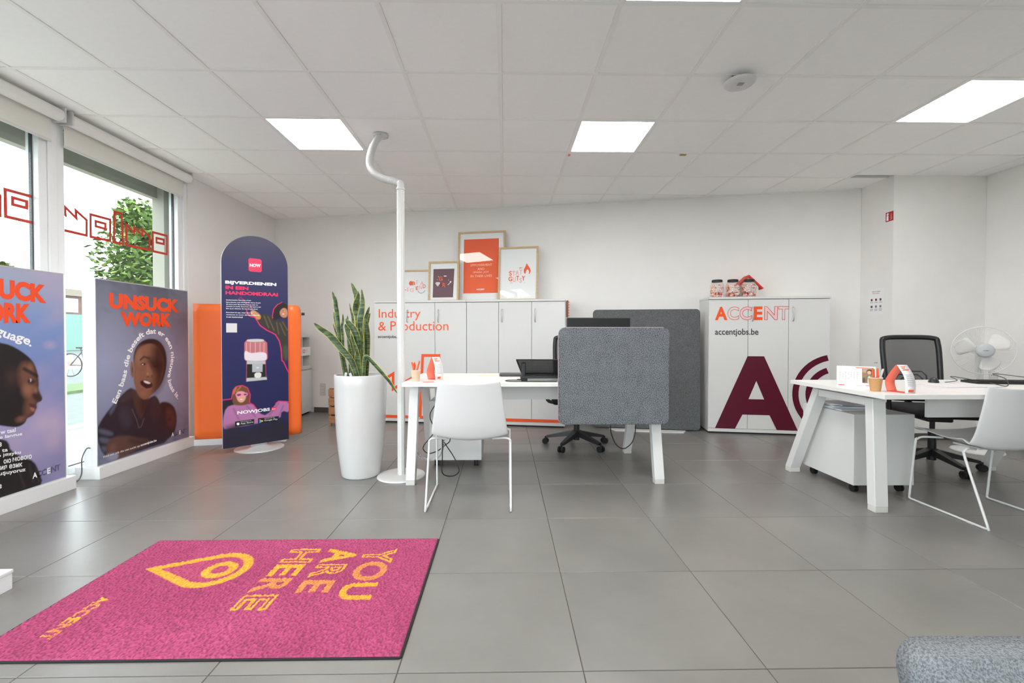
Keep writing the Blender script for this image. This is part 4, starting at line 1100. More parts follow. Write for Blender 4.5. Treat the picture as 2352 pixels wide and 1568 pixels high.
def on_path(parent, text, pts, m, h, f, off=0.0024, bold=0.025):
    P_ = [Vector((*f(*q), 0)) for q in pts]; P_ = smooth_path(P_, 8)
    d = [0]
    for a, b in zip(P_, P_[1:]): d.append(d[-1] + (b - a).length)
    V, F = glyphs(text, bold=bold); lo = V.min(0); hi = V.max(0); x = (V[:, 0] - lo[0]) / (hi[0] - lo[0]) * d[-1]; y = V[:, 1] * h
    out = []
    for a, b in zip(x, y):
        i = min(max(np.searchsorted(d, a) - 1, 0), len(P_) - 2); t_ = (a - d[i]) / max(d[i + 1] - d[i], 1e-6)
        p = P_[i].lerp(P_[i + 1], t_)
        g = lambda q: (P_[min(q + 1, len(P_) - 1)] - P_[max(q - 1, 0)]).normalized()
        tg = (g(i) * (1 - t_) + g(i + 1) * t_).normalized(); p = p + Vector((-tg.y, tg.x, 0)) * b
        out.append(PB.P(p.x, p.y, off))
    return obj('lettering', (out, F), m, parent, world_space=True)
on_path(ps2, 'Een baas die beseft dat er een nieuwe baas is.', [(264, 972), (300, 885), (338, 765), (352, 690), (372, 610), (415, 520), (480, 460), (545, 443), (600, 458), (645, 505), (674, 575), (676, 650), (662, 715), (652, 785), (672, 855), (726, 936)], M_WINK, 0.062, p2)
PLq(ps2, 'Vind een job die niet suckt op', ((165, 1382), (442, 1296), (442, 1276), (165, 1362)), M_WINK, p2)
PLq(ps2, 'accentjobs.be', ((448, 1294), (568, 1256), (568, 1234), (448, 1272)), M_WINK, p2, bold=0.03)
for ch, a, b, st in zip('ACCENT', starts, ends, 'soosoo'):
    x0, x1 = 680 + 108 * a, 680 + 108 * b; y = lambda x: 1217 - 0.27 * (x - 680)
    PLq(ps2, ch, ((x0, y(x0)), (x1, y(x1)), (x1, y(x1) - 30), (x0, y(x0) - 30)), M_WINK, p2, **(dict(bold=0.03) if st == 's' else dict(outline=0.014)))
# --- poster with the face in profile
ps1 = lightbox('poster stand at the left edge with a face in profile', 2.17, 3.147)
def p1(cx, cy): return PB.px(cx / 2.706, 600 + cy / 2.706)
cv = Canvas(2.176, 3.141, 0.0985, 1.499, 0.0042, (120, 136, 180))
band(cv, [(0, (128, 124, 165)), (0.25, (160, 150, 190)), (0.5, (118, 132, 184)), (0.75, (122, 146, 196)), (1, (160, 166, 186))])
cv.clouds((176, 160, 190), 6, 0.5, 11, 0.25)
for c, rx, ry, a in (((330, 1000), .10, .12, .6), ((310, 520), .06, .04, .55), ((250, 1010), .08, .08, .4), ((340, 1120), .09, .1, .4)): cv.blob(p1(*c), rx, ry, (196, 172, 192), a, 1.0)
Q = lambda *l: [p1(a, b) for a, b in l]
cv.poly(Q((-330, 480), (-120, 470), (0, 506), (60, 518), (130, 556), (190, 604), (216, 642), (234, 700), (240, 760), (236, 792), (250, 825), (263, 850), (254, 870), (232, 876), (224, 890), (229, 905), (216, 930), (210, 950), (192, 963), (166, 975), (158, 1000), (130, 1022), (95, 1031), (40, 1026), (-60, 1010), (-140, 1100), (-330, 1100)), (22, 17, 18), 0.004, 1.0, 1)
cv.poly(Q((140, 620), (190, 640), (222, 690), (232, 760), (232, 800), (256, 850), (232, 868), (220, 892), (222, 912), (200, 950), (164, 966), (150, 950), (150, 900), (165, 860), (150, 800), (120, 760), (110, 690)), (112, 70, 54), 0.02, 0.95)
cv.blob(p1(170, 800), 0.05, 0.06, (160, 106, 84), 0.75, 1.0); cv.blob(p1(190, 660), 0.03, 0.05, (146, 98, 76), 0.7, 1.0); cv.blob(p1(130, 980), 0.045, 0.03, (150, 96, 78), 0.7, 1.0); cv.blob(p1(75, 720), 0.06, 0.08, (70, 44, 36), 0.7, 1.0)
cv.line(Q((150, 668), (190, 690), (226, 712)), 0.022, (26, 18, 18), 0.9, 0.012)
cv.poly(Q((168, 745), (195, 730), (226, 745), (205, 765), (180, 762)), (36, 22, 22), 0.01, 0.95); cv.blob(p1(188, 738), 0.010, 0.014, (196, 178, 170), 0.9, 0.5); cv.blob(p1(180, 742), 0.008, 0.016, (14, 10, 12), 0.95, 0.5)
cv.poly(Q((198, 822), (235, 815), (258, 850), (240, 868), (215, 862), (200, 845)), (34, 20, 20), 0.01, 0.9); cv.blob(p1(222, 800), 0.016, 0.03, (170, 116, 94), 0.6, 1.0)
cv.poly(Q((175, 880), (205, 885), (226, 903), (205, 915), (185, 900)), (70, 34, 34), 0.006, 0.95); cv.poly(Q((185, 905), (218, 915), (208, 935), (192, 925)), (168, 108, 96), 0.006, 0.9)
cv.poly(Q((-330, 1050), (10, 1105), (50, 1118), (66, 1180), (150, 1222), (210, 1240), (240, 1300), (268, 1380), (200, 1420), (-330, 1650)), (24, 18, 20), 0.005, 1.0, 1)
for a, b in (((180, 1260), (205, 1370)), ((110, 1290), (150, 1400)), ((220, 1290), (240, 1370))): cv.line(Q(a, b), 0.012, (58, 44, 46), 0.7, 0.012)
cv.build('poster_print', PB, ps1, 0.0012)
PLq(ps1, 'UNSUCK', ((-330, 200), (287, 262), (285, 148), (-330, 55)), M_UNS, p1, bold=0.06)
PLq(ps1, 'WORK', ((-250, 385), (190, 384), (190, 265), (-250, 235)), M_UNS, p1, bold=0.06)
on_path(ps1, 'language.', [(-150, 425), (-80, 430), (0, 462), (70, 488), (130, 500), (190, 530)], M_WINK, 0.075, p1)
for s_, x0, x1, y in (('w taal', 0, 95, 1075), ('e langue', -6, 136, 1110), ('в', -8, 8, 1152), ('і ta', -12, 46, 1190), ('o języku', -20, 128, 1225), ('мовою', 76, 195, 1245), ('ою', 20, 66, 1258), ('ия език', 0, 137, 1298), ('uşuyoruz', -8, 157, 1338), ('e', -6, 8, 1412)):
    sl = lambda x: y - 0.17 * (x - x0)
    PLq(ps1, s_, ((x0, sl(x0)), (x1, sl(x1)), (x1, sl(x1) - 26), (x0, sl(x0) - 26)), M_WINK, p1, bold=0.02)
for ch, a, b, st in zip('ACCENT', starts, ends, 'soosoo'):
    x0, x1 = 200 + 172 * a, 200 + 172 * b; y = lambda x: 1352 - 0.33 * (x - 200)
    PLq(ps1, ch, ((x0, y(x0)), (x1, y(x1)), (x1, y(x1) - 36), (x0, y(x0) - 36)), M_WINK, p1, **(dict(bold=0.03) if st == 's' else dict(outline=0.014)))
cb = NB(); tube(cb, smooth_path([(-3.10, 3.384, 0.235), (-3.105, 3.36, 0.235), (-3.115, 3.335, 0.17), (-3.115, 3.33, 0.06), (-3.12, 3.30, 0.012), (-3.14, 3.26, 0.008), (-3.18, 3.21, 0.008), (-3.215, 3.18, 0.008)], 6), 0.0045, 6)
tag(obj('power_cable', cb, mat('grey_cable', (96, 98, 104), 0.5), smooth=True), 'grey cable from the boy poster box down to the floor', 'cable')

# ------------------------------------------------------------------ navy arch banner on round foot
BA = Plane((-2.544, 4.066), (-2.137, 4.451)); BWD = BA.len
bn = thing('arch_banner', 'navy arch banner with pink headline standing in front of the orange panel', 'banner', BA.P(BWD / 2, 0, 0.0))
zs = 1.735; rr = BWD / 2; z_b = 0.05; z_t = 2.008
def halfw(z): return rr if z < zs else rr * math.sqrt(max(0.0, 1 - ((z - zs) / (z_t - zs)) ** 2))
arch = [(0, z_b), (BWD, z_b)] + [(rr + rr * math.cos(math.radians(a)), zs + (z_t - zs) * math.sin(math.radians(a))) for a in range(0, 181, 6)]
obj('board', prism(NB(), arch, lambda u, v, o: BA.P(u, v, o), -0.020, -0.0005), mat('white_foam_board', (228, 228, 232), 0.5), bn, world_space=True)
cv = Canvas(0, BWD, z_b, z_t - 0.0005, 0.0036, (33, 34, 84))
band(cv, [(0, (26, 25, 40)), (0.05, (28, 30, 76)), (0.5, (30, 32, 88)), (0.85, (46, 46, 84)), (1, (56, 54, 76))])
def b8(cx, cy): return BA.px(490 + cx / 5.6, 760 + cy / 5.6)
def b7(cx, cy): return BA.px(490 + cx / 6.533, 620 + cy / 6.533)
Q7 = lambda *l: [b7(a, b) for a, b in l]; Q8 = lambda *l: [b8(a, b) for a, b in l]
# reaching person, upper right
cv.poly(Q7((710, 655), (800, 655), (880, 700), (940, 760), (1115, 740), (1125, 1380), (1040, 1350), (1020, 1200), (985, 1060), (920, 960), (790, 880), (690, 790), (650, 745)), (52, 48, 42), 0.004, 1, 1)
for a in (((760, 690), (830, 860)), ((820, 700), (910, 900)), ((950, 790), (980, 960)), ((1000, 800), (1080, 980)), ((1040, 780), (1110, 900))): cv.line(Q7(*a), 0.010, (112, 92, 66), 0.8, 0.008)
cv.poly(Q7((1030, 1150), (1120, 1120), (1120, 1360), (1060, 1330)), (74, 84, 72), 0.012, 0.7)
cv.poly(Q7((560, 610), (600, 595), (640, 620), (700, 665), (715, 700), (700, 740), (650, 740), (600, 690), (560, 670)), (196, 142, 100), 0.004); cv.poly(Q7((640, 690), (700, 690), (705, 740), (655, 742)), (206, 130, 50), 0.006, .8)
cv.poly(Q7((900, 600), (940, 530), (1010, 490), (1080, 500), (1118, 540), (1116, 700), (1040, 720), (980, 715), (920, 770), (890, 720)), (30, 24, 24), 0.004)
cv.poly(Q7((1000, 610), (1050, 560), (1112, 590), (1116, 690), (1070, 720), (1015, 700), (995, 650)), (190, 128, 96), 0.005); cv.blob(b7(1050, 660), .012, .006, (240, 232, 226), 1, .6); cv.blob(b7(1045, 610), .008, .004, (40, 26, 24), 1, .8)
cv.line(Q7((1030, 485), (960, 520), (905, 585), (885, 690), (890, 720)), 0.006, (232, 40, 100), 1, 0.003)
cv.line(Q7((500, 600), (510, 660), (560, 695), (625, 708), (700, 830), (800, 900), (930, 965), (990, 1060), (1015, 1170), (1030, 1360), (1050, 1370), (1125, 1530)), 0.0085, (232, 40, 100), 1, 0.003)
cv.line(Q7((370, 440), (410, 408), (450, 440), (500, 520), (580, 540), (560, 600)), 0.004, (200, 40, 100), 0.9, 0.003)
# sweet machine
cv.poly(Q8((400, 150), (440, 105), (640, 105), (690, 150), (690, 360), (660, 385), (430, 385), (400, 360)), (190, 112, 118), 0.003, 1, 0)
for x in (425, 475, 540, 600, 650): cv.line(Q8((x, 150), (x, 300)), 0.004, (232, 190, 190), .9, 0.003)
cv.poly(Q8((400, 260), (430, 255), (470, 285), (540, 280), (600, 270), (660, 275), (690, 300), (690, 360), (660, 385), (430, 385), (400, 360)), (226, 214, 222), 0.004)
cv.poly(Q8((440, 105), (640, 100), (660, 140), (420, 140)), (196, 196, 196), 0.003)
cv.poly(Q8((430, 390), (670, 390), (665, 640), (425, 645)), (24, 24, 26), 0.002, 1, 0)
for p in (((430, 385), (672, 385), (672, 425), (430, 425)), ((425, 605), (685, 590), (690, 625), (425, 650))): cv.poly(Q8(*p), (186, 190, 192), 0.003, 1, 0)
cv.poly(Q8((500, 420), (635, 418), (632, 525), (500, 528)), (176, 180, 184), 0.002, 1, 0); cv.blob(b8(570, 470), .016, .010, (214, 216, 218), 1, .5); cv.poly(Q8((528, 535), (618, 530), (615, 600), (530, 605)), (226, 226, 218), 0.002, 1, 1)
cv.line(Q8((690, 150), (700, 350), (670, 385), (680, 600)), 0.004, (226, 60, 70), .8, 0.003); cv.line(Q8((430, 390), (425, 640)), 0.004, (236, 80, 40), .9, 0.003)
# woman with pink glasses
cv.poly(Q8((120, 905), (240, 880), (260, 960), (160, 1060), (120, 1130)), (30, 22, 34), 0.006)
cv.poly(Q8((125, 1120), (165, 980), (260, 945), (470, 930), (545, 970), (590, 1060), (690, 1090), (820, 915), (850, 902), (978, 908), (978, 1050), (880, 1020), (860, 1130), (600, 1180), (200, 1260), (125, 1260)), (176, 112, 160), 0.005, 1, 1)
for a in (((260, 1000), (330, 1140)), ((430, 960), (540, 1100)), ((840, 930), (720, 1080)), ((900, 960), (850, 1080))): cv.line(Q8(*a), 0.012, (120, 74, 116), .6, 0.012)
cv.poly(Q8((250, 830), (250, 750), (290, 705), (360, 695), (430, 720), (465, 790), (470, 900), (440, 950), (300, 960), (245, 930)), (112, 70, 44), 0.004); cv.line(Q8((290, 730), (260, 800)), 0.014, (190, 140, 80), .8, .012); cv.line(Q8((350, 715), (300, 780)), 0.012, (180, 130, 76), .7, .012)
cv.poly(Q8((290, 800), (330, 770), (410, 780), (425, 840), (400, 905), (350, 925), (305, 890)), (220, 164, 142), 0.004); cv.blob(b8(360, 880), .014, .005, (245, 238, 234), 1, .5)
for p in (((282, 800), (368, 790), (372, 830), (310, 852), (290, 840)), ((372, 795), (442, 790), (440, 830), (395, 838), (378, 825))): cv.poly(Q8(*p), (232, 130, 190), 0.002, 1, 1)
for p in (((298, 812), (358, 806), (355, 826), (312, 838)), ((388, 808), (432, 804), (428, 822), (396, 826))): cv.poly(Q8(*p), (120, 40, 66), 0.002, 1, 1)
cv.line(Q8((118, 888), (235, 872), (255, 760), (300, 712), (370, 698), (440, 730), (475, 820), (465, 920), (520, 950), (560, 1020)), 0.007, (232, 40, 100), 1, 0.003); cv.line(Q8((800, 930), (840, 900), (975, 908)), 0.007, (232, 40, 100), 1, .003)
cv.poly(Q8((125, 1250), (330, 1180), (420, 1290), (500, 1230), (640, 1200), (860, 1130), (975, 1160), (980, 1385), (125, 1520)), (34, 28, 44), 0.03, 0.95, 1)
def bz(S, Z):
    hw = np.array([halfw(z) for z in Z[:, 0]])[:, None]; s = rr + (S - rr) * hw / rr
    return np.array(BA.a) + s[..., None] * np.array(BA.d) + Z[..., None] * np.array([0, 0, 1.0]) + 0.0005 * np.array(BA.n)
cv.build('banner_print', BA, bn, zfun=bz)
M_PINKL = mat('hot_pink_ink', (236, 44, 92), 0.45)
def BL(text, quad, m, f, off=0.0016, **k):
    V, F = glyphs(text, **k); V = fit(V, 0, 1, 0, 1); q = [Vector(f(*c)) for c in quad]; pts = []
    for a, b, _ in V:
        p = (q[0] * (1 - a) + q[1] * a) * (1 - b) + (q[3] * (1 - a) + q[2] * a) * b; pts.append(BA.P(p.x, p.y, off))
    return obj('lettering', (pts, F), m, bn, world_space=True)
def b3(cx, cy): return BA.px(420 + cx / 2.903, 520 + cy / 2.903)
BL('BIJVERDIENEN', ((282, 386), (623, 403), (623, 377), (282, 360)), M_WINK, b3, bold=0.045)
BL('IN EEN', ((284, 417), (437, 425), (437, 402), (284, 393)), M_PINKL, b3, bold=0.045)
BL('HANDOMDRAAI', ((284, 452), (633, 467), (633, 443), (284, 428)), M_PINKL, b3, bold=0.045)
TXT = ((440, 190, 565, 'Studentenjobs, flexi-jobs of een'), (474, 190, 708, 'bijverdienste, met NOWJOBS vind je de job'), (505, 190, 668, 'die bij je past! Bovendien kies je waar en'), (536, 190, 712, 'wanneer je werkt. En je loon, dat staat in een'), (568, 190, 665, 'flits op je rekening. So get the job done!'),
       (627, 190, 590, 'Download de app, swipe door de'), (660, 190, 690, 'vacatures en scoor die bijverdienste'), (692, 195, 442, 'in een handomdraai!'))
for y, x0, x1, s_ in TXT:
    e_ = (x1 - x0) * 0.022; BL(s_, ((x0, y + 20), (x1, y + 20 + e_), (x1, y + e_), (x0, y)), M_WINK, b7, bold=0.02)
V = [b7(192, 797), b7(355, 800), b7(355, 936), (b7(192, 797)[0], b7(192, 936)[1])]
obj('code_card', ([BA.P(*v, 0.0014) for v in V], [(0, 1, 2, 3)]), mat('pale_card', (214, 212, 212), 0.6), bn, world_space=True)
def brd(f, x0, y0, x1, y1, r, m, sk=0.0, off=0.0014, name='badge'):
    a = f(x0, y1); b = f(x1, y0); V = rounded(b[0] - a[0], b[1] - a[1], r, 5, a[0], a[1])
    return obj(name, ([BA.P(u, v, off) for u, v in V], [tuple(range(len(V)))]), m, bn, world_space=True)
brd(b3, 438, 219, 525, 298, 0.018, mat('badge_pink', (240, 52, 92), 0.45)); BL('NOW', ((446, 269), (518, 272), (518, 250), (446, 247)), M_WINK, b3, bold=0.035, off=0.002)
BL('NOWJOBS', ((308, 1085), (728, 1036), (728, 985), (308, 1030)), M_WINK, b8, bold=0.03)
brd(b8, 748, 975, 808, 1022, 0.008, mat('badge_pink', (240, 52, 92), 0.45)); BL('NOW', ((754, 1012), (802, 1007), (802, 994), (754, 999)), M_WINK, b8, bold=0.035, off=0.002)
M_BADGE = mat('black_badge', (20, 20, 22), 0.45)
for q in (((280, 1165), (525, 1130), (525, 1195), (280, 1230)), ((575, 1122), (842, 1093), (842, 1158), (575, 1187))):
    obj('badge', ([BA.P(*b8(*c), 0.0014) for c in (q[3], q[2], q[1], q[0])], [(0, 1, 2, 3)]), M_BADGE, bn, world_space=True)
BL('App Store', ((350, 1206), (512, 1183), (512, 1157), (350, 1180)), M_WINK, b8, off=0.002); BL('Download in de', ((352, 1172), (488, 1153), (488, 1143), (352, 1162)), M_WINK, b8, off=0.002)
BL('Google Play', ((655, 1165), (826, 1147), (826, 1118), (655, 1138)), M_WINK, b8, off=0.002); BL('ONTDEK HET OP', ((657, 1130), (787, 1114), (787, 1104), (657, 1120)), M_WINK, b8, off=0.002)
ap = chaikin(Q8((300, 1185), (308, 1176), (318, 1180), (330, 1175), (336, 1184), (332, 1192), (338, 1200), (328, 1210), (318, 1208), (308, 1212), (300, 1202)), 2)
obj('badge', ([BA.P(*v, 0.002) for v in ap], [tuple(range(len(ap)))]), M_WINK, bn, world_space=True)
for q, c in (((592, 1132), (592, 1185), (616, 1158)), (60, 160, 240)), (((592, 1132), (616, 1158), (628, 1146)), (240, 70, 60)), (((592, 1185), (616, 1158), (628, 1166)), (60, 180, 90)), (((616, 1158), (628, 1146), (642, 1156), (628, 1166)), (250, 200, 60)):
    obj('badge', ([BA.P(*b8(*v), 0.002) for v in q], [tuple(range(len(q)))]), mat('ink_%d_%d_%d' % c, c, 0.5), bn, world_space=True)
fc = BA.P(BWD / 2 + 0.03, 0, -0.04)
obj('foot', lathe(NB(), [(0, 0.034), (0.035, 0.033), (0.06, 0.028), (0.12, 0.012), (0.205, 0.007), (0.212, 0.003), (0.212, 0.0), (0, 0.0)], fc - bn.location, 40), mat('grey_metal_foot', (208, 206, 206), 0.28, metal=0.3), bn, smooth=True)
obj('bracket', prism(NB(), [(BWD / 2 - 0.05, 0.030), (BWD / 2 + 0.09, 0.030), (BWD / 2 + 0.09, 0.085), (BWD / 2 - 0.05, 0.085)], lambda u, v, o: BA.P(u, v, o), -0.034, -0.0205), M_HANDLE, bn, world_space=True)

# ------------------------------------------------------------------ orange partition with rounded end
M_OPAN = mat('orange_panel', (255, 118, 48), 0.33)
t = thing('orange_partition', 'waist-high orange partition panel behind the navy banner', 'partition', (-2.6, 4.5, 0))
OP = Plane((-3.03, 4.405), (-2.10, 4.605))
pth = [(s, 0.0) for s in np.linspace(0, OP.len - 0.10, 14)] + [(OP.len - 0.10 + 0.10 * math.sin(a), -0.10 + 0.10 * math.cos(a)) for a in np.linspace(0.12, 1.5, 12)]
V = []; F = []; nz_ = 18; H0, H1 = 0.06, 1.385
acc = [0]
for a, b in zip(pth, pth[1:]): acc.append(acc[-1] + math.hypot(b[0] - a[0], b[1] - a[1]))
for (s, o), l in zip(pth, acc):
    e = acc[-1] - l; top = H1 - (0.09 - math.sqrt(max(0, 0.09 ** 2 - (0.09 - e) ** 2)) if e < 0.09 else 0)
    for k in range(nz_): V.append(OP.P(s, H0 + (top - H0) * k / (nz_ - 1), o) - t.location)
for i in range(len(pth) - 1):
    for k in range(nz_ - 1): F.append((i * nz_ + k, (i + 1) * nz_ + k, (i + 1) * nz_ + k + 1, i * nz_ + k + 1))
o = obj('panel', (V, F), M_OPAN, t, smooth=True); sm = o.modifiers.new('thickness', 'SOLIDIFY'); sm.thickness = 0.03; sm.offset = -1
obj('base_rail', prism(NB(), [(-0.01, 0.02), (OP.len - 0.13, 0.02), (OP.len - 0.13, -0.05), (-0.01, -0.05)], lambda u, v, o: OP.P(u, o, v) - t.location, 0.0, 0.058), M_WHITE, t)
kp = OP.P(OP.len + 0.0, 1.30, -0.12) - t.location
obj('knob', cyl(NB(), kp, kp + OP.d * 0.028, 0.014, n=14), M_BLACK, t)

# ------------------------------------------------------------------ white side cabinet with pigeon holes in the corner
t = thing('side_cabinet', 'white side cabinet in the far left corner', 'cabinet', (-2.96, 5.7, 0))
W = dict(world_space=True); FXs = -2.68
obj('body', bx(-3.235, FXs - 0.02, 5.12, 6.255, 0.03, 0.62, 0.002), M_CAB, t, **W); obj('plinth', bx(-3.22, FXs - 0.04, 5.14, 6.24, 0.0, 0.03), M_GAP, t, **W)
for k in range(2): obj('door', bx(FXs - 0.019, FXs, 5.122 + k * 0.567, 5.686 + k * 0.567, 0.03, 0.60, 0.002), M_CAB, t, **W)
obj('worktop', bx(-3.238, FXs + 0.006, 5.115, 6.258, 0.62, 0.64, 0.002), M_CAB, t, **W)
t2 = thing('pigeon_hole_rack', 'white pigeon hole rack on the corner side cabinet', 'rack', (-2.96, 5.8, 0.64))
for z in (0.64, 0.84, 1.045): obj('shelf', bx(-3.0, FXs - 0.012, 5.30, 6.235, z + 0.001, z + 0.019, 0.001), M_CAB, t2, **W)
for k in range(5): obj('divider', bx(-3.0, FXs - 0.013, 5.30 + k * 0.229, 5.319 + k * 0.229, 0.6595, 0.8405, 0.001), M_CAB, t2, **W); obj('divider', bx(-3.0, FXs - 0.013, 5.30 + k * 0.229, 5.319 + k * 0.229, 0.8595, 1.0455, 0.001), M_CAB, t2, **W)
obj('back_board', bx(-3.012, -3.0005, 5.30, 6.235, 0.645, 1.06), mat('shade_board', (206, 204, 202), 0.6), t2, **W)
lab = obj('label_strip', bx(FXs - 0.012, FXs - 0.009, 5.32, 6.24, 0.80, 0.915), M_PAPER, t2, **W)
EP = Plane((FXs - 0.008, 5.0), (FXs - 0.008, 6.0))
for ch, a, b, m in (('E', 5.83, 5.885, M_RED), ('N', 5.90, 5.955, M_PINKINK), ('J', 5.965, 5.995, M_PINKINK), ('O', 6.005, 6.065, M_RED), ('Y', 6.07, 6.12, M_PINKINK), ('!', 6.135, 6.142, M_PINKINK)):
    letter('lettering', ch, m, lab, EP, a - 5.0, b - 5.0, 0.835, 0.885, 0.0008, bold=0.02)
tag(obj('document_tray', bx(-2.95, FXs - 0.03, 5.785, 5.975, 0.661, 0.672, 0.003), M_BLACK), 'flat black tray in the pigeon hole rack', 'tray')
tag(obj('paper_stack', bx(-2.95, FXs - 0.04, 5.79, 5.96, 0.861, 0.876, 0.001), M_PAPER), 'small paper stack in the upper pigeon hole', 'papers')

# wooden crate between planter and wall, double socket on the back wall
M_WOOD = mat('brown_wood', (150, 104, 70), 0.6, noise=0.2, nscale=10, stretch=(1, 1, 5))
t = thing('wooden_crate', 'brown wooden crate partly hidden behind the white planter', 'crate', (-1.86, 5.40, 0), -0.18)
for sx_ in (-0.19, 0.17):
    for sy in (-0.13, 0.11): obj('corner_post', bx(sx_, sx_ + 0.022, sy, sy + 0.022, 0.0, 0.45, 0.002), M_WOOD, t)
for k in range(4):
    z = 0.04 + k * 0.105
    for sy in (-0.144, 0.133): obj('slat', bx(-0.19, 0.192, sy, sy + 0.011, z, z + 0.085, 0.002), M_WOOD, t)
    for sx_ in (-0.202, 0.193): obj('slat', bx(sx_, sx_ + 0.011, -0.13, 0.132, z, z + 0.085, 0.002), M_WOOD, t)
obj('bottom_board', bx(-0.167, 0.169, -0.107, 0.109, 0.03, 0.042), M_WOOD, t)
def socket(label, pl, s, z, n=1):
    t = thing('wall_socket', label, 'socket', pl.P(s, z))
    for k in range(n):
        zc = z + (k - (n - 1) / 2) * 0.088
        obj('cover', prism(NB(), rounded(0.082, 0.082, 0.006, 3, s - 0.041, zc - 0.041), lambda u, v, o: pl.P(u, v, o), 0.0005, 0.010), M_WPLAS, t, world_space=True)
        obj('insert', prism(NB(), [(s + 0.021 * math.cos(a * PI / 10), zc + 0.021 * math.sin(a * PI / 10)) for a in range(20)], lambda u, v, o: pl.P(u, v, o), 0.0102, 0.0115), mat('socket_insert', (214, 214, 212), 0.4), t, world_space=True)
        for dx in (-0.0095, 0.0095): obj('pin_hole', prism(NB(), [(s + dx + 0.004 * math.cos(a * PI / 5), zc + 0.004 * math.sin(a * PI / 5)) for a in range(10)], lambda u, v, o: pl.P(u, v, o), 0.0116, 0.0122), M_BLACK, t, world_space=True)
    return t
q = WALLB.px(742, 894); socket('double white wall socket beside the corner side cabinet', WALLB, q[0], q[1], 2)
# ------------------------------------------------------------------ tall planter with snake plant
pc = Vector((-1.113, 3.475, 0))
t = thing('planter', 'tall white tapered planter beside the white pole', 'planter', pc)
prof = [(0.0, 0.0), (0.135, 0.0), (0.141, 0.006), (0.150, 0.06), (0.170, 0.22), (0.184, 0.40), (0.191, 0.58), (0.194, 0.70), (0.1945, 0.775), (0.192, 0.780), (0.182, 0.780), (0.180, 0.775), (0.180, 0.735), (0.0, 0.735)]
pr = [Vector((a, b, 0)) for a, b in prof[2:8]]; pr = [(p.x, p.y) for p in smooth_path(pr, 4)]
obj('pot', lathe(NB(), prof[:2] + pr + prof[8:], n=64), mat('planter_white', (204, 203, 202), 0.22, coat=0.3), t, smooth=True)
obj('soil', lathe(NB(), [(0.0, 0.752), (0.1, 0.751), (0.1795, 0.742), (0.1795, 0.736), (0, 0.736)], n=32), mat('potting_soil', (58, 46, 38), 0.95, noise=0.4, nscale=60, bump=0.8, bscale=90), t)
for k, (dx, dy, a) in enumerate(((-0.085, -0.11, 0.2), (-0.02, -0.13, -0.3))):
    obj('plant_tag', bx(-0.009, 0.009, -0.001, 0.001, 0, 0.06, M=Matrix.Translation((dx, dy, 0.742)) @ Matrix.Rotation(a, 4, 'Y')), M_WPLAS, t)
pl_ = thing('snake_plant', 'snake plant with yellow-edged leaves in the white planter', 'plant', pc + Vector((0, 0, 0.75)))
def leaf_mat():
    m = bpy.data.materials.new('snake_leaf'); m.use_nodes = True; N = m.node_tree.nodes; L = m.node_tree.links; b = N['Principled BSDF']
    b.inputs['Roughness'].default_value = 0.38
    t_ = N.new('ShaderNodeTexCoord'); mp_ = N.new('ShaderNodeMapping'); mp_.inputs['Scale'].default_value = (0.6, 0.6, 3.2)
    n = N.new('ShaderNodeTexNoise'); n.inputs['Scale'].default_value = 26; n.inputs['Detail'].default_value = 3
    r = N.new('ShaderNodeValToRGB'); r.color_ramp.elements[0].position = 0.42; r.color_ramp.elements[1].position = 0.66
    r.color_ramp.elements[0].color = (*lin((36, 56, 34)), 1); r.color_ramp.elements[1].color = (*lin((92, 116, 66)), 1)
    L.new(t_.outputs['Object'], mp_.inputs['Vector']); L.new(mp_.outputs['Vector'], n.inputs['Vector']); L.new(n.outputs['Fac'], r.inputs['Fac']); L.new(r.outputs['Color'], b.inputs['Base Color'])
    return m
M_SN = leaf_mat(); M_SY = mat('leaf_yellow_edge', (200, 190, 80), 0.45, noise=0.15, nscale=20)
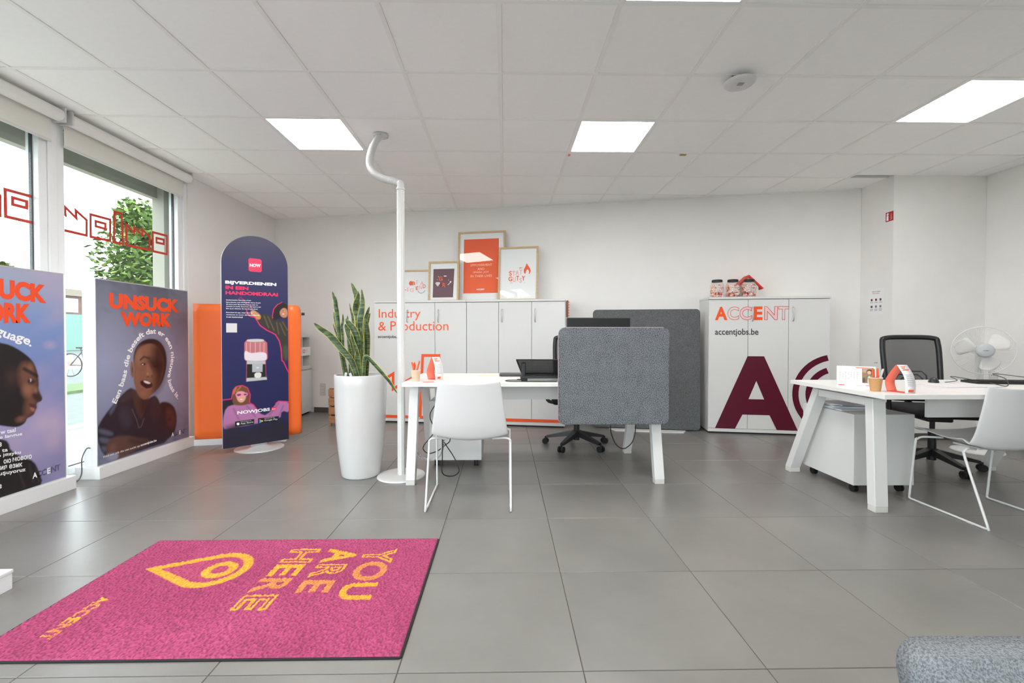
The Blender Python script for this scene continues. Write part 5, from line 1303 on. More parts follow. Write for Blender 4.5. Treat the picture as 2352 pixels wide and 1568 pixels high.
LEAVES = [([(690, 1225), (600, 1060), (470, 900), (330, 740), (200, 640), (118, 570)], 80, -0.10), ([(770, 1225), (765, 1100), (790, 1000), (880, 1080), (980, 1190), (1090, 1320), (1150, 1410), (1190, 1470)], 52, -0.11),
          ([(485, 1225), (465, 950), (440, 700), (412, 430), (400, 370), (392, 280), (372, 225), (355, 165)], 52, 0.0), ([(500, 1225), (470, 900), (435, 780), (390, 650), (365, 570)], 44, 0.05),
          ([(540, 1225), (505, 1000), (492, 750), (478, 620), (492, 540), (490, 450)], 32, 0.02), ([(700, 1225), (705, 900), (690, 600), (675, 380), (668, 230), (640, 150), (598, 50)], 70, 0.06),
          ([(690, 1225), (700, 800), (682, 520), (655, 420), (655, 330), (685, 230), (685, 160)], 74, 0.02), ([(720, 1225), (730, 800), (712, 560), (732, 420), (745, 290), (732, 130)], 78, -0.03),
          ([(640, 1225), (640, 850), (622, 520), (595, 400), (578, 310)], 50, 0.05), ([(640, 1225), (605, 900), (560, 720), (535, 630), (520, 580)], 44, -0.05),
          ([(660, 1225), (685, 950), (680, 790), (630, 650), (565, 570), (530, 510)], 76, -0.07), ([(720, 1225), (690, 1000), (625, 800), (600, 700)], 56, -0.08),
          ([(780, 1225), (785, 900), (765, 650), (785, 520), (832, 358)], 54, 0.0), ([(805, 1225), (805, 900), (800, 620), (815, 520), (840, 440)], 46, 0.04), ([(812, 1225), (808, 900), (800, 660), (772, 490)], 62, -0.04),
          ([(560, 1225), (585, 1000), (575, 850), (560, 680), (548, 470)], 50, 0.03), ([(745, 1225), (750, 900), (740, 680), (752, 520)], 50, -0.09), ([(505, 1225), (470, 950), (430, 700), (390, 520), (373, 425)], 34, 0.07),
          ([(600, 1225), (600, 1000), (580, 880), (560, 780)], 46, -0.06), ([(760, 1225), (740, 1000), (735, 820), (720, 640)], 60, -0.06), ([(670, 1225), (660, 1000), (645, 820), (620, 640), (610, 540)], 56, 0.0)]
rs = random.Random(4)
for pts, wd, dy in LEAVES:
    Y0 = pc.y + dy; n0 = len(pts)
    P3 = []
    for i, (cx_, cy_) in enumerate(pts):
        f = i / (n0 - 1); yy = Y0 + (dy * 0.5 * f)
        p = at_y(700 + cx_ / 5.6, 640 + cy_ / 5.6, yy)
        if i == 0: p = Vector((pc.x + (p.x - pc.x) * 0.85, Y0, 0.748))
        P3.append(p - pl_.location)
    C_ = smooth_path(P3, 7); n = len(C_); V = []; F = []; MI = []; w3 = wd / 5.6 * pc.y / FPX
    tw0 = rs.uniform(-0.5, 0.5); tw1 = tw0 + rs.uniform(-0.9, 0.9)
    for i, p in enumerate(C_):
        f = i / (n - 1); d = (C_[min(i + 1, n - 1)] - C_[max(i - 1, 0)]).normalized()
        side = d.cross(Vector((0, -1, 0))); side = side.normalized() if side.length > 1e-3 else Vector((1, 0, 0)); nn = side.cross(d)
        a = tw0 + (tw1 - tw0) * f; sd = side * math.cos(a) + nn * math.sin(a); nr = sd.cross(d)
        ww = w3 * 0.56 * np.interp(f, [0, .15, .55, .8, .93, 1.0], [.62, .78, 1.0, .82, .42, .02])
        for k, (u, dep) in enumerate(((-1, .0), (-.87, .05), (-.4, .26), (0, .36), (.4, .26), (.87, .05), (1, .0))): V.append(p + sd * u * ww + nr * dep * ww)
    for i in range(n - 1):
        for k in range(6): F.append((i * 7 + k, i * 7 + k + 1, (i + 1) * 7 + k + 1, (i + 1) * 7 + k)); MI.append(1 if k in (0, 5) else 0)
    o = obj('leaf', (V, F), [M_SN, M_SY], pl_, smooth=True); o.data.polygons.foreach_set('material_index', MI)
    so = o.modifiers.new('thickness', 'SOLIDIFY'); so.thickness = 0.0022; so.offset = 0

# ------------------------------------------------------------------ white cable pole with flexible duct
pb = Vector((-0.793, 3.44, 0))
t = thing('cable_pole', 'white cable pole with flexible duct up to the ceiling', 'pole', pb)
obj('floor_disc', lathe(NB(), [(0, 0.012), (0.15, 0.012), (0.178, 0.009), (0.182, 0.004), (0.182, 0.0), (0, 0)], n=48), M_WMET, t, smooth=False)
ml = NB(); prism(ml, [((0.029 if k % 4 != 3 else 0.0265) * math.cos(2 * PI * k / 32), (0.029 if k % 4 != 3 else 0.0265) * math.sin(2 * PI * k / 32)) for k in range(32)], lambda u, v, o: Vector((u, v, o)), 0.0125, 2.185)
obj('mast', ml, M_WMET, t)
obj('collar', lathe(NB(), [(0.0, 2.205), (0.030, 2.205), (0.033, 2.198), (0.033, 2.186), (0.0, 2.186)], n=24), M_WPLAS, t)
hp = [pb + Vector((0, 0, 2.206)), pb + Vector((0, 0, 2.235))] + [at_y(x, y, Y) for x, y, Y in ((917, 421, 3.45), (900, 415, 3.47), (880, 410, 3.50), (862, 400, 3.53), (851, 385, 3.57), (849, 368, 3.60), (854, 345, 3.64), (863, 325, 3.67))] + [Vector((-1.015, 3.696, CEIL - 0.012))]
hc = smooth_path(hp, 26); rad = []
for i in range(len(hc)): rad.append(0.0265 + (0.0024 * (1 if (i // 2) % 2 else -1) if 60 < i < len(hc) - 40 else 0.0))
obj('flexible_duct', tube(NB(), [p - pb for p in hc], rad, 18), M_WPLAS, t, smooth=True)
obj('ceiling_rosette', cyl(NB(), Vector((-1.012, 3.70, CEIL - 0.011)) - pb, Vector((-1.012, 3.70, CEIL - 0.001)) - pb, 0.062, n=28), M_WPLAS, t)
for a in (0.4, 2.6, 4.9): obj('screw', cyl(NB(), Vector((-1.012 + 0.05 * math.cos(a), 3.70 + 0.05 * math.sin(a), CEIL - 0.0135)) - pb, Vector((-1.012 + 0.05 * math.cos(a), 3.70 + 0.05 * math.sin(a), CEIL - 0.0112)) - pb, 0.004, n=8), M_GINK, t)

# ------------------------------------------------------------------ entrance mat
t = thing('entrance_mat', 'magenta entrance mat with orange lettering on the grey floor', 'mat', (-1.09, 1.93, 0))
x0, x1, y0, y1 = -1.80, -0.352, 1.492, 2.352
obj('rubber_backing', prism(NB(), rounded(x1 - x0 + 0.016, y1 - y0 + 0.016, 0.012, 4, x0 - 0.008, y0 - 0.008), lambda u, v, o: Vector((u, v, o)), 0.0, 0.005), M_RUBBER, t, world_space=True)
cv = Canvas(x0, x1, y0, y1, 0.0031, (148, 54, 92))
rg = np.random.RandomState(2)
cv.clouds((172, 72, 112), 5, 0.5, 5, 0.1)
def ras(V, F):                                        # coverage of lettering on the pile
    A = np.zeros(cv.S.shape, bool)
    for f in F:
        for k in range(1, len(f) - 1):
            a, b, c = V[f[0]], V[f[k]], V[f[k + 1]]
            lo = np.minimum(np.minimum(a, b), c); hi = np.maximum(np.maximum(a, b), c)
            i0, i1 = np.searchsorted(cv.z, [lo[1], hi[1]]); j0, j1 = np.searchsorted(cv.s, [lo[0], hi[0]])
            if i1 <= i0 or j1 <= j0: continue
            S = cv.S[i0:i1, j0:j1]; Z = cv.Z[i0:i1, j0:j1]
            e = lambda p, q: (q[0] - p[0]) * (Z - p[1]) - (q[1] - p[1]) * (S - p[0])
            d1, d2, d3 = e(a, b), e(b, c), e(c, a); A[i0:i1, j0:j1] |= ((d1 >= 0) & (d2 >= 0) & (d3 >= 0)) | ((d1 <= 0) & (d2 <= 0) & (d3 <= 0))
    return A
YEL, YEL2 = (226, 150, 46), (208, 132, 64)
def mat_letter(ch, xb, xt, ya, yb, style):           # letter up = +x, reading direction = -y
    V, F = glyphs(ch, bold=0.03) if style != 'o' else glyphs(ch, bold=0.012, outline=0.030)
    V = fit(V, 0, 1, 0, 1); W = np.stack([xb + V[:, 1] * (xt - xb), ya - V[:, 0] * (ya - yb)], 1)
    A = ras(W, F).astype(float)
    if style == 'h': A = A * (0.72 + 0.28 * ((np.floor(cv.Z / 0.0062).astype(int) + np.floor(cv.S / 0.0062).astype(int)) % 2))
    cv.mix(A, YEL if style != 'h' else YEL2)
for a in (('Y', -.690, -.536, 2.240, 2.100, 'o'), ('O', -.688, -.536, 2.115, 1.950, 'h'), ('U', -.692, -.545, 1.935, 1.810, 's'),
          ('A', -.875, -.722, 2.246, 2.108, 's'), ('R', -.876, -.735, 2.094, 1.978, 'o'), ('E', -.878, -.737, 1.957, 1.862, 'h'),
          ('H', -1.063, -.918, 2.245, 2.112, 'o'), ('E', -1.063, -.930, 2.096, 1.994, 's'), ('R', -1.072, -.934, 1.976, 1.864, 'h'), ('E', -1.074, -.934, 1.850, 1.744, 'o')): mat_letter(*a)
n_ = 0
for ch, a, b, st in zip('ACCENT', starts, ends, 'sohsho'): mat_letter(ch, -1.655, -1.606, 1.845 - 0.255 * a, 1.845 - 0.255 * b, 's' if st == 's' else ('o' if st == 'o' else 'h'))
def drop(c, r, tip, n=40):
    d = math.hypot(tip[0] - c[0], tip[1] - c[1]); al = math.acos(r / d) * 0.92; b0 = math.atan2(tip[1] - c[1], tip[0] - c[0])
    return [tip] + [(c[0] + r * math.cos(b0 + al + (2 * PI - 2 * al) * i / n), c[1] + r * math.sin(b0 + al + (2 * PI - 2 * al) * i / n)) for i in range(n + 1)]
cv.poly(drop((-1.325, 2.057), 0.152, (-1.648, 2.064)), YEL, 0.003, 1, 0); cv.poly(drop((-1.325, 2.057), 0.112, (-1.578, 2.063)), (160, 62, 96), 0.003, 1, 0)
th = [2 * PI * k / 40 for k in range(40)]
cv.poly([(-1.302 + .072 * math.cos(a), 2.052 + .072 * math.sin(a)) for a in th], YEL, 0.003, 1, 0); cv.poly([(-1.302 + .036 * math.cos(a), 2.052 + .036 * math.sin(a)) for a in th], (160, 62, 96), 0.003, 1, 0)
jit = rg.rand(*cv.S.shape); jit = (jit + np.roll(jit, 1, 0) + np.roll(jit, 1, 1) + np.roll(jit, (1, 1), (0, 1))) / 4; jit = np.clip((jit - 0.5) * 1.9 + 0.5, 0, 1)
cv.C = np.clip(cv.C * (0.66 + 0.66 * jit[..., None]), 0, 1)
def pile(S, Z):
    hgt = 0.0070 + 0.0060 * jit
    edge = np.minimum(np.minimum(S - x0, x1 - S), np.minimum(Z - y0, y1 - Z)); hgt = np.where(edge < 0.002, 0.0052, hgt)
    return np.stack([S + 0.0012 * (rg.rand(*S.shape) - .5), Z + 0.0012 * (rg.rand(*S.shape) - .5), hgt], -1)
o = cv.build('pile', None, t, zfun=pile, material=print_mat('mat_pile', 0.95)); o['kind'] = 'stuff'

# ------------------------------------------------------------------ things on and under the desks
def tube_thing(name, label, cat, pts, r, m, n=6, group=None): return tag(obj(name, tube(NB(), smooth_path(pts, 6), r, n), m, smooth=True), label, cat, group)
M_KRAFT = mat('kraft_paper', (196, 150, 100), 0.8, noise=0.05, nscale=60); M_KRAFT2 = mat('pale_kraft_paper', (214, 186, 160), 0.8, noise=0.05, nscale=60)
M_PEN = mat('orange_pen_plastic', (240, 88, 20), 0.4)
def cup(label, loc, m, h=0.083, r0=0.026, r1=0.036):
    t = thing('paper_cup', label, 'cup', loc)
    obj('wall', lathe(NB(), [(0.0, 0.004), (r0 - 0.002, 0.004), (r1 - 0.002, h), (r1, h), (r0, 0.0), (0.0, 0.0)], n=32), m, t, smooth=False)
    obj('rim', tube(NB(), [(r1 * math.cos(2 * PI * k / 32), r1 * math.sin(2 * PI * k / 32), h) for k in range(33)], 0.0018, 6, caps=False), M_PAPER, t); return t
def pens(base, specs, r0):
    for k, (lab, dx, dy, tx, ty, L_n, m, w) in enumerate(specs):
        a = Vector(base) + Vector((dx, dy, 0.007)); d = Vector((tx, ty, 1)).normalized(); b = a + d * L_n
        t = thing('pen', lab, 'pen', a, 0, 'pens in the paper cups')
        obj('barrel', tube(NB(), [(0, 0, 0), d * 0.006, d * (L_n * 0.55), d * (L_n - 0.012), d * L_n], [w * .6, w, w * 1.12, w, w * .7], 10), m, t, smooth=True)
        sd = d.orthogonal().normalized(); obj('clip', tube(NB(), [d * (L_n * .62) + sd * w * 1.25, d * (L_n - .006) + sd * w * 1.3], 0.0012, 5), m, t)
c1 = (-0.655, 3.31, 0.7402)
cup('pale paper cup with orange pens on the desk with the screen', c1, M_KRAFT2)
pens(c1, [('orange pen leaning furthest left in the pale cup', 0.006, -0.004, -0.26, 0.02, 0.142, M_PEN, 0.0058), ('orange pen second from left in the pale cup', 0.012, 0.010, -0.20, 0.05, 0.138, M_PEN, 0.0058), ('orange pen standing third in the pale cup', -0.004, -0.012, -0.12, 0.10, 0.128, M_PEN, 0.0056),
          ('orange pen leaning right in the pale cup', -0.010, 0.006, 0.24, 0.02, 0.150, M_PEN, 0.0052), ('silver grey pen leaning right in the pale cup', -0.014, -0.006, 0.16, 0.12, 0.128, M_HANDLE, 0.0035)], 0.03)
c2 = (2.288, 2.715, 0.7402)
cup('brown paper cup with orange pens on the calendar desk', c2, M_KRAFT, 0.082)
pens(c2, [('orange pen at the left in the brown cup', -0.012, -0.004, -0.06, 0.02, 0.135, M_PEN, 0.0052), ('orange pen in the middle of the brown cup', -0.004, 0.010, 0.02, 0.05, 0.13, M_PEN, 0.0052), ('orange pen at the right in the brown cup', 0.006, -0.008, 0.06, 0.08, 0.134, M_PEN, 0.0052), ('white pen leaning right in the brown cup', 0.000, 0.0, 0.42, 0.06, 0.140, M_WPLAS, 0.0060)], 0.03)
M_CORAL = mat('coral_card', (246, 128, 104), 0.6); M_CARDW = mat('white_card', (238, 234, 236), 0.6)
def loop_card(label, loc, rz, h, w, spread, bulge):
    t = thing('loop_card', label, 'card', loc, rz)
    R_ = smooth_path([Vector((spread, 0, 0.001)), Vector((spread * 1.05, 0, h * .3)), Vector((spread * .8, 0, h * .65)), Vector((0.006, 0, h))], 8)
    L2 = smooth_path([Vector((-spread, 0, 0.001)), Vector((-spread * bulge, 0, h * .35)), Vector((-spread * .7, 0, h * .7)), Vector((0.0, 0, h))], 8)
    for nm, P_, m in (('front_flap', R_, M_CARDW), ('back_flap', L2, M_CORAL)):
        V = [p + Vector((0, s * w / 2, 0)) for p in P_ for s in (-1, 1)]; F = [(2 * i, 2 * i + 1, 2 * i + 3, 2 * i + 2) for i in range(len(P_) - 1)]
        o = obj(nm, (V, F), m, t, smooth=True); so = o.modifiers.new('thickness', 'SOLIDIFY'); so.thickness = 0.0008
    obj('base_flap', bx(-spread, spread, -w / 2, w / 2, 0.0, 0.0009), mat('red_card', (226, 64, 44), 0.6), t)
    def on_front(f, v): 
        i = min(int(f * (len(R_) - 1)), len(R_) - 2); p = R_[i].lerp(R_[i + 1], f * (len(R_) - 1) - i); d = (R_[i + 1] - R_[i]).normalized(); n = Vector((d.z, 0, -d.x))
        return p + Vector((0, v, 0)) + n * 0.0012
    def panel(f0, f1, v0, v1, m): obj('print', ([on_front(f0, v0), on_front(f0, v1), on_front(f1, v1), on_front(f1, v0)], [(0, 1, 2, 3)]), m, t)
    for k, (f, vw) in enumerate(((.93, .30), (.88, .22), (.83, .38))): panel(f - .028, f, -w / 2 + .012, -w / 2 + .012 + vw * w * 1.6, M_OINK)
    for k in range(7): panel(.30 + k * .06, .315 + k * .06, -w / 2 + .012, w / 2 - .014, mat('grey_text_ink', (176, 170, 174), 0.7))
    panel(.06, .17, -w / 2 + .018, -w / 2 + .05, M_OINK)
    return t
loop_card('folded coral loop card on the desk with the screen', (-0.535, 3.47, 0.7402), -0.75, 0.172, 0.075, 0.045, 1.35)
loop_card('folded coral loop card on the calendar desk', (2.402, 2.665, 0.7402), -1.57, 0.165, 0.062, 0.062, 1.25)
tag(obj('red_flyer', bx(-0.04, 0.04, -0.02, 0.02, 0.0, 0.0006, M=Matrix.Translation((-0.555, 3.265, 0.7402)) @ Matrix.Rotation(0.3, 4, 'Z')), M_OINK), 'small orange flyer lying by the pale cup', 'flyer')
tag(obj('sticky_note', bx(-0.11, 0.05, -0.03, 0.03, 0.0, 0.0012, M=Matrix.Translation((-0.115, 3.74, 0.7402)) @ Matrix.Rotation(0.1, 4, 'Z')), mat('yellow_note', (244, 232, 160), 0.8)), 'pale yellow sticky note lying on the desk', 'note')
# laptop stand, laptop, cable and monitor on the first desk
t = thing('laptop_stand', 'black perforated laptop stand beside the grey desk screen', 'laptop stand', (0.30, 3.42, 0.7402))
M_PERF = screen_mesh_mat('perforated_plate', (38, 38, 40), 0.26, 330.0)
obj('plate', ([(-.21, -.095, .158), (.17, -.095, .158), (.17, .09, .04), (-.165, .09, .04)], [(0, 1, 2, 3)]), M_PERF, t)
obj('plate_rim', tube(NB(), [(-.21, -.095, .158), (.17, -.095, .158), (.17, .09, .04), (-.165, .09, .04), (-.21, -.095, .158)], 0.006, 6), M_BLACK, t)
for x in (-.17, .13): obj('hinge', bx(x, x + .03, -.06, .02, .02, .135, 0.006), M_BLACK, t)
obj('base_bar', bx(-.175, .17, -.13, -.09, .022, .04, 0.004), M_BLACK, t); obj('base_bar', bx(-.165, .17, .06, .09, .022, .038, 0.004), M_BLACK, t)
for x in (-.175, .125):
    for y in (-.13, .055): obj('foot', bx(x, x + .045, y, y + .035, 0.0, .022, 0.003), M_RUBBER, t)
obj('label', bx(-.10, -.07, -.093, -.092, .032, .040), mat('green_sticker', (150, 180, 30), 0.6), t)
t = thing('laptop', 'thin dark closed laptop lying behind the laptop stand', 'laptop', (0.17, 3.78, 0.7402))
lb = prism(NB(), rounded(0.42, 0.2, 0.02, 5, -.21, -.1), lambda u, v, o: Vector((u, v, o)), 0.002, 0.009); obj('base', lb, mat('dark_grey_metal', (64, 64, 66), 0.4, metal=0.5), t)
obj('lid', prism(NB(), rounded(0.424, 0.204, 0.02, 5, -.212, -.102), lambda u, v, o: Vector((u, v, o)), 0.0095, 0.016), mat('dark_grey_metal', (64, 64, 66), 0.4, metal=0.5), t)
for x in (-.15, .15): obj('foot', bx(x - .02, x + .02, -.06, -.04, 0, .002), M_RUBBER, t)
t = thing('usb_cable', 'black cable with plug curling on the desk by the laptop stand', 'cable', (0.1, 3.25, 0.74))
zc = 0.7435
obj('lead', tube(NB(), smooth_path([Vector(p) - Vector((0.1, 3.25, 0.74)) for p in ((0.10, 3.37, zc), (0.05, 3.37, zc), (0.015, 3.35, zc), (0.01, 3.31, zc), (0.05, 3.27, zc), (0.15, 3.265, zc), (0.27, 3.255, zc), (0.38, 3.25, zc))], 6), 0.003, 6), M_BLACK, t, smooth=True)
obj('plug', cyl(NB(), (-0.005, 0.12, 0.0055), (0.045, 0.122, 0.0055), 0.005, n=10), M_BLACK, t)
t = thing('monitor', 'black monitor whose top edge shows above the grey desk screen', 'monitor', (0.80, 3.80, 0.7402), 0.04)
obj('housing', bx(-.272, .272, -.02, .02, .155, .49, 0.006), M_BLACK, t); obj('screen', bx(-.262, .262, .0202, .0212, .172, .478), mat('dark_screen', (12, 12, 14), 0.15), t)
obj('stand', bx(-.03, .03, -.05, -.021, .01, .32, 0.006), M_BLACK, t); obj('stand_foot', bx(-.11, .11, -.12, .09, 0.0, .01, 0.004), M_BLACK, t)
# calendar
t = thing('desk_calendar', 'white desk calendar with small photo on the right desk', 'calendar', (2.335, 2.93, 0.7402), -0.62)
CW, CHh = 0.205, 0.150; ln = 0.42
def cal(u, v, o=0.0): return Vector((u, -0.055 + v * math.sin(ln) - o * math.cos(ln), v * math.cos(ln) + o * math.sin(ln)))
obj('front_sheet', prism(NB(), [(-CW / 2, 0), (CW / 2, 0), (CW / 2, CHh), (-CW / 2, CHh)], lambda u, v, o: cal(u, v, o), 0.0, 0.0015), M_PAPER, t)
obj('back_sheet', prism(NB(), [(-CW / 2, 0), (CW / 2, 0), (CW / 2, CHh), (-CW / 2, CHh)], lambda u, v, o: Vector((u, 0.068 - v * math.sin(ln) + o, v * math.cos(ln))), 0.0, 0.0015), M_PAPER, t)
obj('foot_sheet', bx(-CW / 2, CW / 2, -0.056, 0.069, 0.0, 0.001), M_PAPER, t)
for k in range(15):
    u = -CW / 2 + 0.012 + k * 0.0129; obj('ring', tube(NB(), [cal(u, CHh - .004) + Vector((0, -.004 * math.cos(a) + .001, .005 + .005 * math.sin(a))) for a in np.linspace(-2.4, 1.9, 8)], 0.0008, 4), M_HANDLE, t)
Kp = Canvas(0.032, 0.098, 0.035, 0.135, 0.0016, (150, 118, 86))
Kp.blob((0.045, 0.12), .03, .02, (196, 176, 150), .8, 1); Kp.blob((0.085, 0.12), .02, .02, (110, 86, 62), .8, 1)
Kp.poly([(0.045, .035), (.048, .075), (.06, .09), (.08, .09), (.094, .07), (.096, .035)], (110, 112, 76), .003); Kp.blob((.071, .112), .018, .022, (70, 36, 26), 1, .3); Kp.blob((.069, .108), .012, .015, (222, 168, 142), 1, .3)
Kp.poly([(.058, .035), (.064, .085), (.074, .085), (.07, .035)], (226, 220, 212), .003, .9)
Kp.poly([(.034, .035), (.034, .07), (.046, .075), (.048, .035)], (60, 52, 60), .004, .9)
def calz(S, Z):
    o = 0.0021; return np.stack([S, -0.055 + Z * math.sin(ln) - o * math.cos(ln), Z * math.cos(ln) + o * math.sin(ln)], -1) + np.array(t.location)[None, None] * 0
kp_ = Kp.build('photo_print', None, None, zfun=calz); kp_.parent = t
for r_ in range(4):
    for c_ in range(7):
        u = -0.088 + c_ * 0.0152; v = 0.062 + r_ * 0.013
        if (r_ + c_) % 9 != 4: obj('date', ([cal(u, v, .0019), cal(u + .006, v, .0019), cal(u + .006, v + .0045, .0019), cal(u, v + .0045, .0019)], [(0, 1, 2, 3)]), mat('grey_text_ink', (176, 170, 174), 0.7), t)
for q in ((0.0, .085, .137, .142, M_OINK), (-.095, -.06, .012, .018, M_OINK), (.0, .03, .014, .018, M_PINKINK), (.05, .09, .014, .022, M_PINKINK)):
    obj('print', ([cal(q[0], q[2], .0021), cal(q[1], q[2], .0021), cal(q[1], q[3], .0021), cal(q[0], q[3], .0021)], [(0, 1, 2, 3)]), q[4], t)
# mouse, laptop, papers and cables on the right desk
t = thing('computer_mouse', 'black computer mouse on the right desk', 'mouse', (3.135, 3.21, 0.7402), 0.9)
V = []; F = []; nu, nv = 14, 10
for i in range(nu):
    for k in range(nv):
        u = -1 + 2 * i / (nu - 1); v = -1 + 2 * k / (nv - 1); e = max(0.0, 1 - abs(u) ** 2.6) ** 0.5
        V.append(Vector((u * .055, v * .031 * (0.35 + .65 * e), 0.036 * e * max(0.0, 1 - abs(v) ** 2.4) ** .6 * (1 - .25 * u) + 0.0005)))
for i in range(nu - 1):
    for k in range(nv - 1): F.append((i * nv + k, (i + 1) * nv + k, (i + 1) * nv + k + 1, i * nv + k + 1))
obj('shell', (V, F), mat('dark_mouse', (44, 44, 46), 0.35), t, smooth=True); obj('wheel', cyl(NB(), (-.03, -.004, .030), (-.03, .004, .030), .009, n=14), M_RUBBER, t)
t = thing('keyboard', 'flat black keyboard at the right edge of the right desk', 'keyboard', (3.66, 3.13, 0.7402), -0.12)
obj('case', prism(NB(), [(-.32, -.07), (.30, -.09), (.30, .09), (-.30, .08)], lambda u, v, o: Vector((u, v, o)), 0.0, 0.016), M_BLACK, t)
for r_ in range(5):
    for c_ in range(16): obj('key', bx(-.285 + c_ * .0355, -.285 + c_ * .0355 + .031, -.06 + r_ * .027, -.06 + r_ * .027 + .023, .0162, .020), M_RUBBER, t)
for k, (x, y, rz, lab) in enumerate(((3.02, 2.98, 0.12, 'lower grey edged paper sheet lying on the right desk'), (3.10, 2.99, 0.05, 'upper paper sheet lying on the right desk'))):
    tag(obj('paper_sheet', bx(-.21, .21, -.105, .105, 0, 0.0018, M=Matrix.Translation((x, y, 0.7402 + k * 0.0022)) @ Matrix.Rotation(rz, 4, 'Z')), mat('grey_paper', (216, 212, 212), 0.7)), lab, 'paper')
tube_thing('mouse_cable', 'thin dark mouse cable looping across the right desk', 'cable', [(3.18, 3.17, .745), (3.30, 3.20, .755), (3.36, 3.30, .775), (3.42, 3.10, .75), (3.36, 2.93, .745), (3.50, 3.06, .78), (3.62, 3.25, .80), (3.85, 3.25, .775), (3.97, 3.2, .76)], 0.0028, M_GASKET)
# papers on the pedestal below the right desk
for k in range(6):
    x = 2.56 + random.uniform(-.03, .02); y = 3.28 + random.uniform(-.03, .03); z = 0.5455 + k * 0.0066
    tag(obj('document', bx(-.15, .15, -.105, .105, 0, 0.006, M=Matrix.Translation((x, y, z)) @ Matrix.Rotation(random.uniform(-.25, .25), 4, 'Z')), [M_PAPER, mat('blue_grey_paper', (206, 208, 216), 0.7)][k % 2]),
        ['lowest', 'second lowest', 'third', 'fourth', 'second highest', 'topmost'][k] + ' document in the pile under the right desk', 'document', 'documents on the pedestal')
tag(obj('red_folder', bx(-.09, .09, -.07, .07, 0, 0.012, M=Matrix.Translation((2.60, 3.46, 0.5455))), mat('red_folder_card', (190, 20, 50), 0.5)), 'dark red folder behind the documents under the right desk', 'folder')
# cables below the first desk
tube_thing('desk_cable', 'black cable looping from behind the chair back to the floor', 'cable', [at_y(*p) for p in ((1003, 925, 3.45), (990, 945, 3.45), (988, 960, 3.45), (994, 975, 3.43), (998, 990, 3.42), (988, 1005, 3.40), (974, 1022, 3.38), (973, 1033, 3.38), (985, 1041, 3.38), (1005, 1035, 3.40), (1022, 1022, 3.42), (1034, 1008, 3.43), (1030, 960, 3.45))], 0.004, M_BLACK)
tube_thing('power_lead', 'black power lead hanging in a loop to the floor under the desk', 'cable', [at_y(*p) for p in ((1015, 960, 3.40), (1016, 1010, 3.36), (1016, 1050, 3.33), (1015, 1082, 3.32), (1025, 1092, 3.34), (1043, 1092, 3.36), (1054, 1082, 3.38), (1050, 1065, 3.40), (1040, 1045, 3.42), (1022, 1018, 3.42), (1016, 1005, 3.42), (1018, 960, 3.43))], 0.004, M_BLACK)
sp = smooth_path([at_y(*p) for p in ((948, 1010, 3.36), (958, 1038, 3.36), (972, 1052, 3.36), (990, 1055, 3.36), (1005, 1050, 3.36), (1015, 1035, 3.36), (1019, 1010, 3.38), (1020, 980, 3.40))], 12)
t = thing('cable_spiral', 'white spiral cable wrap hanging under the left end of the desk', 'cable wrap', sp[0])
obj('inner_cable', tube(NB(), [p - sp[0] for p in sp], 0.006, 8), M_BLACK, t, smooth=True)
spr = NB(); hel = []
for i in range(len(sp) * 6):
    f = i / 6; k = min(int(f), len(sp) - 2); p = sp[k].lerp(sp[k + 1], f - k); d = (sp[k + 1] - sp[k]).normalized(); u = d.cross(Vector((0, 1, 0))).normalized(); w_ = Vector((0, 1, 0)); a = i * 0.62
    hel.append(p + (u * math.cos(a) + w_ * math.sin(a)) * 0.0085 - sp[0])
obj('spiral', tube(spr, hel, 0.0032, 5), M_WPLAS, t, smooth=True)
tube_thing('screen_cable', 'black cable hanging in a loop below the grey desk screen', 'cable', [at_y(*p) for p in ((1402, 975, 3.6), (1404, 995, 3.6), (1415, 1020, 3.6), (1432, 1030, 3.6), (1450, 1018, 3.6), (1458, 998, 3.6), (1460, 975, 3.6))], 0.0045, M_BLACK)

# ------------------------------------------------------------------ fan behind the right desk
t = thing('fan', 'white pedestal fan behind the right desk', 'fan', (4.36, 4.0, 0), -0.55)
FZ = 0.945; FR = 0.215
def ring_pts(r, y, n=48): return [(r * math.cos(2 * PI * k / n), y, FZ + r * math.sin(2 * PI * k / n)) for k in range(n + 1)]
M_FAN = mat('fan_plastic', (226, 226, 224), 0.4); M_FANG = mat('fan_hub_grey', (190, 194, 196), 0.35)
obj('guard_ring', tube(NB(), ring_pts(FR, 0.0), 0.0045, 6, caps=False), M_FAN, t, smooth=True)
wr = NB()
for k in range(72):
    a = 2 * PI * k / 72; c, s = math.cos(a), math.sin(a)
    for sg, dpt in ((-1, 0.055), (1, 0.06)):
        pts = [(r_ * c, sg * dpt * (1 - (r_ / FR) ** 3), FZ + r_ * s) for r_ in (0.06, 0.12, 0.17, 0.20, FR)]; tube(wr, pts, 0.0009, 3, caps=False)
g = obj('guard_wires', wr, M_FAN, t, kind='stuff')
obj('guard_hub', lathe(NB(), [(0, 0.012), (0.045, 0.010), (0.062, 0.002), (0.064, -0.008), (0, -0.008)], n=32), M_FANG, t, smooth=True)
hb_ = t.children[-1] if False else None
for o in [x for x in bpy.data.objects if x.parent == t and x.name.startswith('guard_hub')]:
    o.data.transform(Matrix.Translation((0, -0.058, FZ)) @ Matrix.Rotation(PI / 2, 4, 'X'))
V, F = glyphs('DOMO', bold=0.02); V = fit(V, -0.018, 0.018, -0.004, 0.004); obj('lettering', ([(v[0], -0.0709, FZ + v[1]) for v in V], F), M_INK, t)
